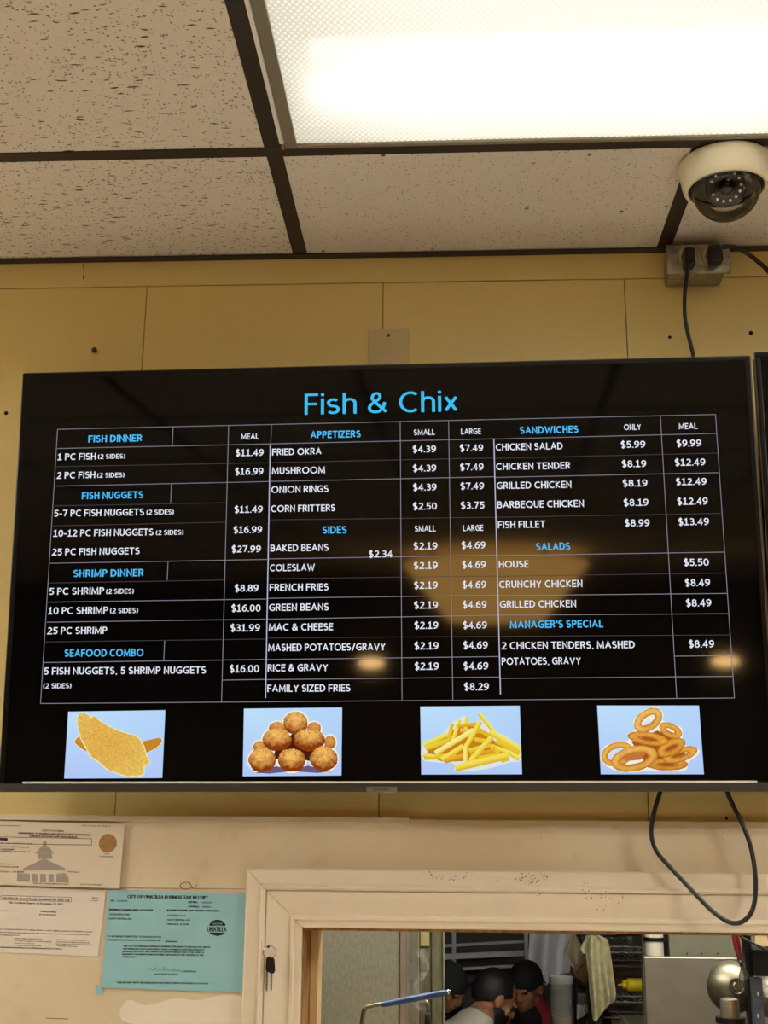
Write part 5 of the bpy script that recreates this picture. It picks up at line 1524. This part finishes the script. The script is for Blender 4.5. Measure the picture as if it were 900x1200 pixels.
# black stand at far right with hung bowls
YR = 1.35
st = thing('utensil_stand', 'black steel utensil stand at right edge of the pass-through', 'stand', (P(876, 1200, YR).x, YR, 0))
a, b = P(871.5, 1095, YR), P(880, 1095, YR)
MB().box((a.x, YR, 0), (b.x, YR + .03, a.z + .25), .002).build('upright', M_black, st)
a2, b2 = P(880.5, 1146, YR - .02), P(893, 1146, YR - .02)
up = MB().box((a2.x, YR - .02, 0), (b2.x, YR + .012, a2.z), .0015).build('slotted_upright', M_slate, st, label='slate blue upright with round holes')
for y in (1164.5, 1190.5):
    c = P(888.5, y, YR - .0205)
    MB().lathe([(0, .0006), (.004, .0006), (.004, .0001)], Matrix.Translation(c) @ Matrix.Rotation(math.pi / 2, 4, 'X') @ Matrix.Diagonal((.7, 1.3, 1, 1)), 14).build('hole', paint('bright_hole', 'D8D6D0', .5) if 'bright_hole' not in bpy.data.materials else bpy.data.materials['bright_hole'], up)
a3, b3 = P(881, 1112, YR - .03), P(960, 1145, YR - .03)
MB().box((a3.x, YR - .03, b3.z), (b3.x, YR + .05, a3.z), .004).build('shelf_box', M_black, st)
MB().box((b.x + .001, YR, a.z + .20), (b3.x, YR + .02, a.z + .23), .002).build('top_arm', M_black, st)
MB().tube(spline([P(866, 1094, YR - .04), P(870, 1099, YR - .045), P(880, 1104, YR - .045), P(892, 1110, YR - .05), P(905, 1116, YR - .05), P(925, 1122, YR - .05)], 6), .0032, 8).build('cable', M_cable, st, smooth=True)
def bowl(px, py, rpx, Y, tilt, label, mat, nm='mixing_bowl'):
    c = P(px, py, Y); r = (P(px + rpx, py, Y) - c).length
    t = thing(nm, label, 'bowl', c)
    B = Matrix.Translation(c) @ basis(Vector(tilt))
    pr = [(0, .62), (.25, .60), (.27, .63), (.31, .63), (.33, .585), (.55, .48), (.78, .30), (.93, .10), (1.0, -.06), (1.04, -.07), (1.04, -.09), (.985, -.09), (.9, .08), (.75, .27), (.5, .46), (0, .56)]
    MB().lathe([(x * r, h * r) for x, h in pr], B, 48).build('bowl', mat, t, smooth=35)
    return t, c, r, B
b_, c, r, B = bowl(858, 1156, 29.5, 1.46, (.1, -1, .12), 'dark steel bowl hung bottom outwards on the black stand', M_pot)
MB().tube(spline([B @ Vector((-.1 * r, .05 * r, .63 * r)), B @ Vector((-.12 * r, .12 * r, .72 * r)), B @ Vector((.0, .18 * r, .76 * r)), B @ Vector((.12 * r, .12 * r, .72 * r)), B @ Vector((.1 * r, .05 * r, .63 * r))], 5), r * .03, 8).build('loop_handle', M_steel, b_, smooth=True)
MB().tube([c + Vector((.6 * r, -.002, r * .78)), c + Vector((.62 * r, -.03, r * .95)), c + Vector((.62 * r, -.068, r * .95))], .003, 8).build('hanging_loop', M_steel, b_)
bowl(905, 1165, 27, 1.75, (-.3, -1, .25), 'bright steel bowl cut off at the right edge of the view', M_steel)
# cream carton behind the stand
carton(884, 1090, 930, P(884, 1122, 2.0).z, 2.02, .04, paint('buff_card', 'B39A70', .8), 'buff card sheet above the stainless equipment at far right')
# dredge shaker on the counter
sh = thing('shaker', 'steel shaker with domed cap standing in front of the hung bowl', 'shaker', P(857, 1200, 1.0))
c = P(857, 1172.5, 1.0); r = (P(868, 1180, 1.0).x - P(846, 1180, 1.0).x) / 2
z_top = c.z
zsh = z_top - .17
CM = Matrix.Translation((c.x, 1.0 + r, zsh))
MB().lathe([(0, .0), (r, 0), (r, .128), (r * .96, .130)], CM, 32).build('can', M_steel, sh, smooth=35)
zc1 = P(857, 1196, 1.0).z - zsh; zc2 = P(857, 1181, 1.0).z - zsh
MB().lathe([(r * .98, .1301), (r * 1.02, .131), (r * 1.02, .166), (r * .95, .170), (r * .6, .1725), (0, .173)], CM, 32).build('cap', M_steel, sh, smooth=35)
rh_ = thing('shaker_holder', 'black ring holder around the steel shaker', 'holder', (c.x, 1.0 + r, zsh))
zr = P(857, 1194, 1.0 - .01).z
MB().lathe([(r * 1.06, zr - .012), (r * 1.58, zr - .012), (r * 1.58, zr), (r * 1.06, zr), (r * 1.06, zr - .012)], Matrix.Translation((c.x, 1.0 + r, 0)), 32).build('ring', M_black, rh_, smooth=30)
MB().lathe([(r * 1.06, zr - .045), (r * 1.42, zr - .045), (r * 1.42, zr - .0125), (r * 1.06, zr - .0125), (r * 1.06, zr - .045)], Matrix.Translation((c.x, 1.0 + r, 0)), 32).build('label_band', paint('white_band', 'C9C5BA', .5), rh_, smooth=30)
MB().box((c.x - r * 1.5, 1.0 - r * .5, zsh - .012), (c.x + r * 1.5, 1.0 + r * 2.5, zsh - .0005), .002).build('base', M_black, rh_)
MB().box((c.x - .3, .82, zsh - .05), (c.x + .5, 1.3, zsh - .0125), .004)
ct = thing('counter', 'stainless counter carrying the shaker below the opening', 'counter', (c.x, 1.05, 0))
MB().box((c.x - .12, .85, zsh - .05), (c.x + .5, 1.28, zsh - .0125), .004).build('worktop', M_steel, ct)
for sx in (-.09, .47):
    for sy in (.88, 1.25):
        MB().tube([(c.x + sx, sy, 0), (c.x + sx, sy, zsh - .0502)], .018, 12).build('leg', M_steel, ct)
# red handled tongs hung in front of the upright
tg = thing('tongs', 'red handled steel tongs hanging beside the black stand', 'tongs', P(866, 1110, YR - .05))
YQ = YR - .05
MB().tube([P(860, 1088, YQ), P(861.5, 1098, YQ), P(864.5, 1112, YQ), P(867.5, 1125, YQ)], [.0075, .0085, .0085, .006], 12).build('handle', paint('red_rubber', '701018', .4), tg, smooth=True, label='red handle')
MB().tube([P(867.5, 1125, YQ), P(869.5, 1133, YQ)], [.006, .004], 10).build('collar', M_black, tg, smooth=True)
MB().tube(spline([P(869.5, 1132, YQ), P(867.5, 1140, YQ), P(865.8, 1150, YQ), P(865.5, 1157, YQ)], 5), .0018, 8).build('wire', M_chrome, tg, smooth=True)
mb = MB(); mb.prism([P(869, 1131, YQ - .005), P(872, 1131, YQ - .005), P(877.5, 1144, YQ - .005), P(876, 1149, YQ - .005), P(871, 1141, YQ - .005)], (0, .003, 0)); mb.build('blade', M_chrome, tg)
MB().tube([P(860, 1088, YQ), P(868, 1084, YQ), P(874, 1084, YR - .004)], .003, 8).build('hanging_hook', M_steel, tg)

# ------------------------------------------------------------------ people in the kitchen
def remeshed(mb, vox, name):
    me = mb.mesh(name)
    o = bpy.data.objects.new(name, me); COL.objects.link(o)
    m = o.modifiers.new('r', 'REMESH'); m.mode = 'VOXEL'; m.voxel_size = vox; m.use_smooth_shade = True
    s = o.modifiers.new('s', 'SMOOTH'); s.iterations = 4; s.factor = .5
    dg = bpy.context.evaluated_depsgraph_get(); dg.update()
    out = bpy.data.meshes.new_from_object(o.evaluated_get(dg))
    bpy.data.objects.remove(o)
    return out
def limb(mb, pts, rs, n=14):
    pts = [Vector(p) for p in pts]
    mb.tube(pts, rs, n)
    mb.ball(pts[0], rs[0] * .99, n, 8); mb.ball(pts[-1], rs[-1] * .99, n, 8)
def person(name_label, H, face, up, hips, skin, shirt, trousers, sleeve=None, lean=0, hair=None, cap=None, capcol=None, beard=False, hands_at=None, long_sleeve=False, bib=None):
    """H head centre; face unit vector of the look; up crown direction"""
    H = Vector(H); fz = Vector(face).normalized(); uz = Vector(up); uz = (uz - fz * uz.dot(fz)).normalized(); sx = uz.cross(fz)  # sx: the person's left
    t = thing('person', name_label, 'person', (hips[0], hips[1], 0))
    hips = Vector(hips)
    def hp(l, f, u): return H + sx * l + fz * f + uz * u
    neck = H - uz * .13 - fz * .03
    tdir = (neck - hips).normalized()
    # chest sideways axis
    cs = Vector((sx.x, sx.y, 0)).normalized()
    cf = cs.cross(tdir).normalized()
    if cf.dot(fz) < 0: cf = -cf
    base = hips.lerp(neck, .86)
    b = MB()
    # head
    Hm = Matrix.Translation(H) @ Matrix(((sx.x, fz.x, uz.x, 0), (sx.y, fz.y, uz.y, 0), (sx.z, fz.z, uz.z, 0), (0, 0, 0, 1)))
    def eb(c, r, seg=18, rg=12):
        prof = [(math.sin(math.pi * i / rg), -math.cos(math.pi * i / rg)) for i in range(rg + 1)]
        b.lathe([(max(0, x), y) for x, y in prof], Hm @ Matrix.Translation(c) @ Matrix.Diagonal((*r, 1)), seg)
    eb((0, -.012, .030), (.076, .095, .086)); eb((0, .022, -.045), (.058, .068, .072)); eb((0, .055, -.088), (.030, .028, .024))
    eb((0, .098, -.018), (.013, .020, .026)); eb((0, .102, -.030), (.018, .016, .012)); eb((0, .088, .014), (.052, .012, .010))
    eb((0, .088, -.058), (.026, .010, .008)); eb((0, .086, -.068), (.022, .010, .008))
    for s in (-1, 1):
        eb((s * .078, -.008, -.008), (.011, .022, .034)); eb((s * .042, .060, -.024), (.020, .018, .020))
    limb(b, [neck + (base - neck) * .4, neck, H - uz * .05 - fz * .02], [.062, .056, .056])
    # torso
    for f_, w_, d_ in ((0, .155, .11), (.18, .150, .105), (.38, .15, .108), (.6, .165, .115), (.8, .165, .105), (.93, .10, .075)):
        c = hips.lerp(neck, f_)
        Mt = Matrix.Translation(c) @ Matrix(((cs.x, cf.x, tdir.x, 0), (cs.y, cf.y, tdir.y, 0), (cs.z, cf.z, tdir.z, 0), (0, 0, 0, 1)))
        prof = [(math.sin(math.pi * i / 10), -math.cos(math.pi * i / 10)) for i in range(11)]
        b.lathe([(max(0, x), y) for x, y in prof], Mt @ Matrix.Diagonal((w_, d_, .13, 1)), 20)
    J = {}
    for s in (-1, 1):
        shd = base + cs * s * .175
        hnd = Vector(hands_at) + cs * s * .10
        mid = (shd + hnd) / 2
        el = mid + cs * s * .09 - Vector((0, 0, .10))
        d = (el - shd); el = shd + d.normalized() * min(.31, max(.26, d.length))
        d2 = hnd - el; wr_ = el + d2.normalized() * .25
        J[s] = (shd, el, wr_)
        limb(b, [shd, shd.lerp(el, .5), el], [.054, .047, .040]); limb(b, [el, el.lerp(wr_, .4), wr_], [.040, .037, .026])
        # hand: palm, four bent fingers of different length, thumb from the side
        fd = (d2.normalized() + Vector((0, 0, -.4))).normalized(); sd_ = (cs - fd * cs.dot(fd)).normalized(); nn = fd.cross(sd_)
        limb(b, [wr_, wr_ + fd * .05, wr_ + fd * .085], [.026, .030, .030])
        for k, L in enumerate((.070, .080, .075, .058)):
            p0 = wr_ + fd * .08 + sd_ * (-.033 + .022 * k)
            cu_ = Vector((0, 0, -1))
            p1 = p0 + fd * L * .5; p2 = p1 + (fd * .75 + cu_ * .65).normalized() * L * .5
            limb(b, [p0, p1, p2], [.0095, .009, .0078], 8)
        p0 = wr_ + fd * .03 - sd_ * s * .026; p1 = p0 + (fd * .6 - sd_ * s * .8).normalized() * .035; p2 = p1 + fd * .03
        limb(b, [p0, p1, p2], [.012, .011, .009], 8)
        hj = hips + cs * s * .09 - tdir * .02
        an = Vector((hj.x, hj.y + .02, .08)); kn = (hj + an) / 2 + Vector((fz.x, fz.y, 0)) * .03
        limb(b, [hj, kn, an], [.085, .058, .042])
        toe = an + Vector((fz.x, fz.y, 0)).normalized() * .16 - Vector((0, 0, .045))
        limb(b, [an - Vector((0, 0, .035)), toe], [.042, .034])
        J[(s, 'leg')] = (hj, kn, an, toe)
    me = remeshed(b, .008, 'body')
    link('body', me, skin, t, smooth=True)
    # eyes
    for s in (-1, 1):
        MB().ball(hp(s * .030, .079, .004), .0105, 10, 6).build('eye', paint('eye_dark', '2A1E18', .2) if 'eye_dark' not in bpy.data.materials else bpy.data.materials['eye_dark'], t, smooth=True)
    # shirt
    b = MB()
    for f_, w_, d_ in ((-.04, .168, .124), (.18, .166, .120), (.38, .166, .124), (.6, .180, .130), (.78, .180, .120), (.9, .125, .092)):
        c = hips.lerp(neck, f_)
        Mt = Matrix.Translation(c) @ Matrix(((cs.x, cf.x, tdir.x, 0), (cs.y, cf.y, tdir.y, 0), (cs.z, cf.z, tdir.z, 0), (0, 0, 0, 1)))
        prof = [(math.sin(math.pi * i / 10), -math.cos(math.pi * i / 10)) for i in range(11)]
        b.lathe([(max(0, x), y) for x, y in prof], Mt @ Matrix.Diagonal((w_, d_, .13, 1)), 20)
    link('shirt', remeshed(b, .010, 'shirt'), shirt, t, smooth=True)
    b = MB()
    for s in (-1, 1):
        shd, el, wr_ = J[s]
        e2 = shd.lerp(el, .75) if not long_sleeve else el
        limb(b, [base + cs * s * .12, shd, e2], [.062, .068, .060])
        if long_sleeve: limb(b, [el, wr_], [.056, .038])
    link('sleeves', remeshed(b, .010, 'sleeves'), sleeve or shirt, t, smooth=True)
    b = MB()
    for s in (-1, 1):
        hj, kn, an, toe = J[(s, 'leg')]
        limb(b, [hj, kn, an], [.10, .075, .06])
    b.ball(hips, (.165, .125, .12), 18, 12)
    link('trousers', remeshed(b, .012, 'trousers'), trousers, t, smooth=True)
    b = MB()
    for s in (-1, 1):
        hj, kn, an, toe = J[(s, 'leg')]
        limb(b, [an - Vector((0, 0, .035)), toe], [.045, .040])
    link('shoes', remeshed(b, .010, 'shoes'), M_black, t, smooth=True)
    if bib:
        b = MB()
        c = hips.lerp(neck, .55) + cf * .055
        Mt = Matrix.Translation(c) @ Matrix(((cs.x, cf.x, tdir.x, 0), (cs.y, cf.y, tdir.y, 0), (cs.z, cf.z, tdir.z, 0), (0, 0, 0, 1)))
        prof = [(math.sin(math.pi * i / 12), -math.cos(math.pi * i / 12)) for i in range(13)]
        b.lathe([(max(0, x), y) for x, y in prof], Mt @ Matrix.Diagonal((.115, .092, .27, 1)), 22)
        b.build('apron_bib', bib, t, smooth=True)
    if hair:
        b = MB()
        prof = [(math.sin(math.pi * i / 12), -math.cos(math.pi * i / 12)) for i in range(5, 13)]
        hs = .95 if cap else 1.0
        b.lathe([(max(0, x), y) for x, y in prof], Hm @ Matrix.Translation((0, -.022, .022)) @ Matrix.Rotation(.56, 4, 'X') @ Matrix.Diagonal((.0835 * hs, .100 * hs, .101 * hs, 1)), 26)
        if beard:
            pr2 = [(math.sin(math.pi * i / 10), -math.cos(math.pi * i / 10)) for i in range(0, 7)]
            b.lathe([(max(0, x), y) for x, y in pr2], Hm @ Matrix.Translation((0, .022, -.050)) @ Matrix.Rotation(-.1, 4, 'X') @ Matrix.Diagonal((.0615, .073, .076, 1)), 22)
        b.build('hair', hair, t, smooth=True)
    if cap:
        b = MB()
        prof = [(math.sin(math.pi * i / 12), -math.cos(math.pi * i / 12)) for i in range(6, 13)]
        b.lathe([(1.01, -.25)] + [(max(0, x), y) for x, y in prof], Hm @ Matrix.Translation((0, -.012, .040)) @ Matrix.Rotation(-.08, 4, 'X') @ Matrix.Diagonal((.086, .106, .088, 1)), 30)
        cp = b.build('cap', capcol, t, smooth=True)
        sgn = 1 if cap == 'front' else -1
        v = MB()
        v.grid(lambda u, w: Hm @ Vector(((u - .5) * .15, -.012 + sgn * (.06 + .075 * w * math.cos((u - .5) * 2.2)), .030 - .02 * w - .10 * (u - .5) ** 2)), 12, 6)
        v.grid(lambda u, w: Hm @ Vector(((u - .5) * .15, -.012 + sgn * (.06 + .075 * w * math.cos((u - .5) * 2.2)), .026 - .02 * w - .10 * (u - .5) ** 2)), 12, 6)
        v.build('visor', capcol, cp, smooth=True)
        MB().ball(Hm @ Vector((0, -.012, .130)), .006, 8, 6).build('button', capcol, cp, smooth=True)
    return t
M_skin1 = paint('warm_skin', 'A8704E', .55, var=.05)
M_skin2 = paint('tan_skin', 'A3714E', .55, var=.05)
M_hair = paint('black_hair', '15110E', .6, var=.2, vscale=40)
M_wshirt = paint('white_cotton_shirt', 'CFC9B6', .85, var=.03)
M_bshirt = paint('black_shirt', '121112', .8)
M_rshirt = paint('dark_red_sleeve', '8C1A22', .8)
M_dkcap = paint('black_cap', '0F0E0F', .8)
M_gycap = paint('charcoal_cap', '2C2D30', .85, var=.2, vscale=30)
M_jeans = paint('dark_trousers', '22242A', .8)
# middle worker, white shirt, bent to the right
H2 = P(580, 1170, 3.9)
person('person in white shirt with black hair bending forward to the right', H2, (.82, .30, -.52), (.45, .16, .8), (H2.x - .40, 3.95, .90), M_skin2, M_wshirt, M_jeans, hair=M_hair, beard=True, hands_at=(H2.x + .12, 3.9, H2.z - .42))
H3 = P(616, 1157, 4.75)
person('person in black cap and dark red shirt looking down left beside the hanging cloth', H3, (-.38, -.85, -.24), (-.08, -.2, .95), (H3.x + .10, 4.95, .92), M_skin1, M_rshirt, M_jeans, sleeve=M_rshirt, bib=M_bshirt, cap='back', capcol=M_dkcap, hair=M_hair, hands_at=(H3.x - .05, 4.5, H3.z - .45), long_sleeve=True)
H1 = P(525, 1157, 4.95)
person('person in charcoal cap half hidden behind the olive post', H1, (.62, -.55, -.52), (.3, -.2, .85), (H1.x - .25, 5.1, .92), M_skin1, M_bshirt, M_jeans, cap='back', capcol=M_gycap, hair=M_hair, hands_at=(H1.x + .05, 4.7, H1.z - .45))

# ------------------------------------------------------------------ dining room lamps behind the viewer
M_shade = emit('amber_glass', (1.0, .52, .13), 12.0)
pl = thing('bowl_pendant', 'amber glass pendant bowl hanging in the room behind the viewer', 'pendant lamp', (.145, -5.0, EYE + .73))
MB().lathe([(0, .572), (.25, .572), (.258, .578), (.38, .725), (.498, .872), (.505, .885), (.49, .885), (.25, .59), (0, .585)], Matrix.Translation((.145, -5.0, EYE)), 48).build('bowl', M_shade, pl, smooth=40)
MB().tube([(.145, -5.0, EYE + .575), (.145, -5.0, CEIL - .001)], .006, 8).build('rod', M_black, pl)
for x, y in ((-.535, .35), (1.355, .355)):
    t = thing('dish_pendant', 'small warm dish pendant at ' + ('left' if x < 0 else 'right') + ' of the room behind the viewer', 'pendant lamp', (x, -5, EYE + y))
    MB().lathe([(0, -.028), (.05, -.022), (.075, 0), (.05, .022), (0, .028)], Matrix.Translation((x, -5, EYE + y)), 24).build('dish', emit('dish_glass', (1, .6, .22), 60) if 'dish_glass' not in bpy.data.materials else bpy.data.materials['dish_glass'], t, smooth=True)
    MB().tube([(x, -5, EYE + y + .0285), (x, -5, CEIL - .001)], .004, 8).build('rod', M_black, t)

# ------------------------------------------------------------------ groups of repeats
GROUPS = {'television': 'menu board televisions on the wall', 'person': 'kitchen workers beyond the opening', 'power_cord': 'black power cords from the outlet box',
          'ceiling_light': 'fluorescent lights in the dropped ceiling', 'strip_light': 'strip lights on the kitchen ceiling', 'mixing_bowl': 'steel bowls at the utensil stand',
          'carton': 'cartons in the kitchen', 'dish_pendant': 'small dish pendants in the room behind the viewer'}
for o in COL.objects:
    if o.parent is None and 'category' in o.keys():
        g = GROUPS.get(o.name.split('.')[0])
        if g: o['group'] = g
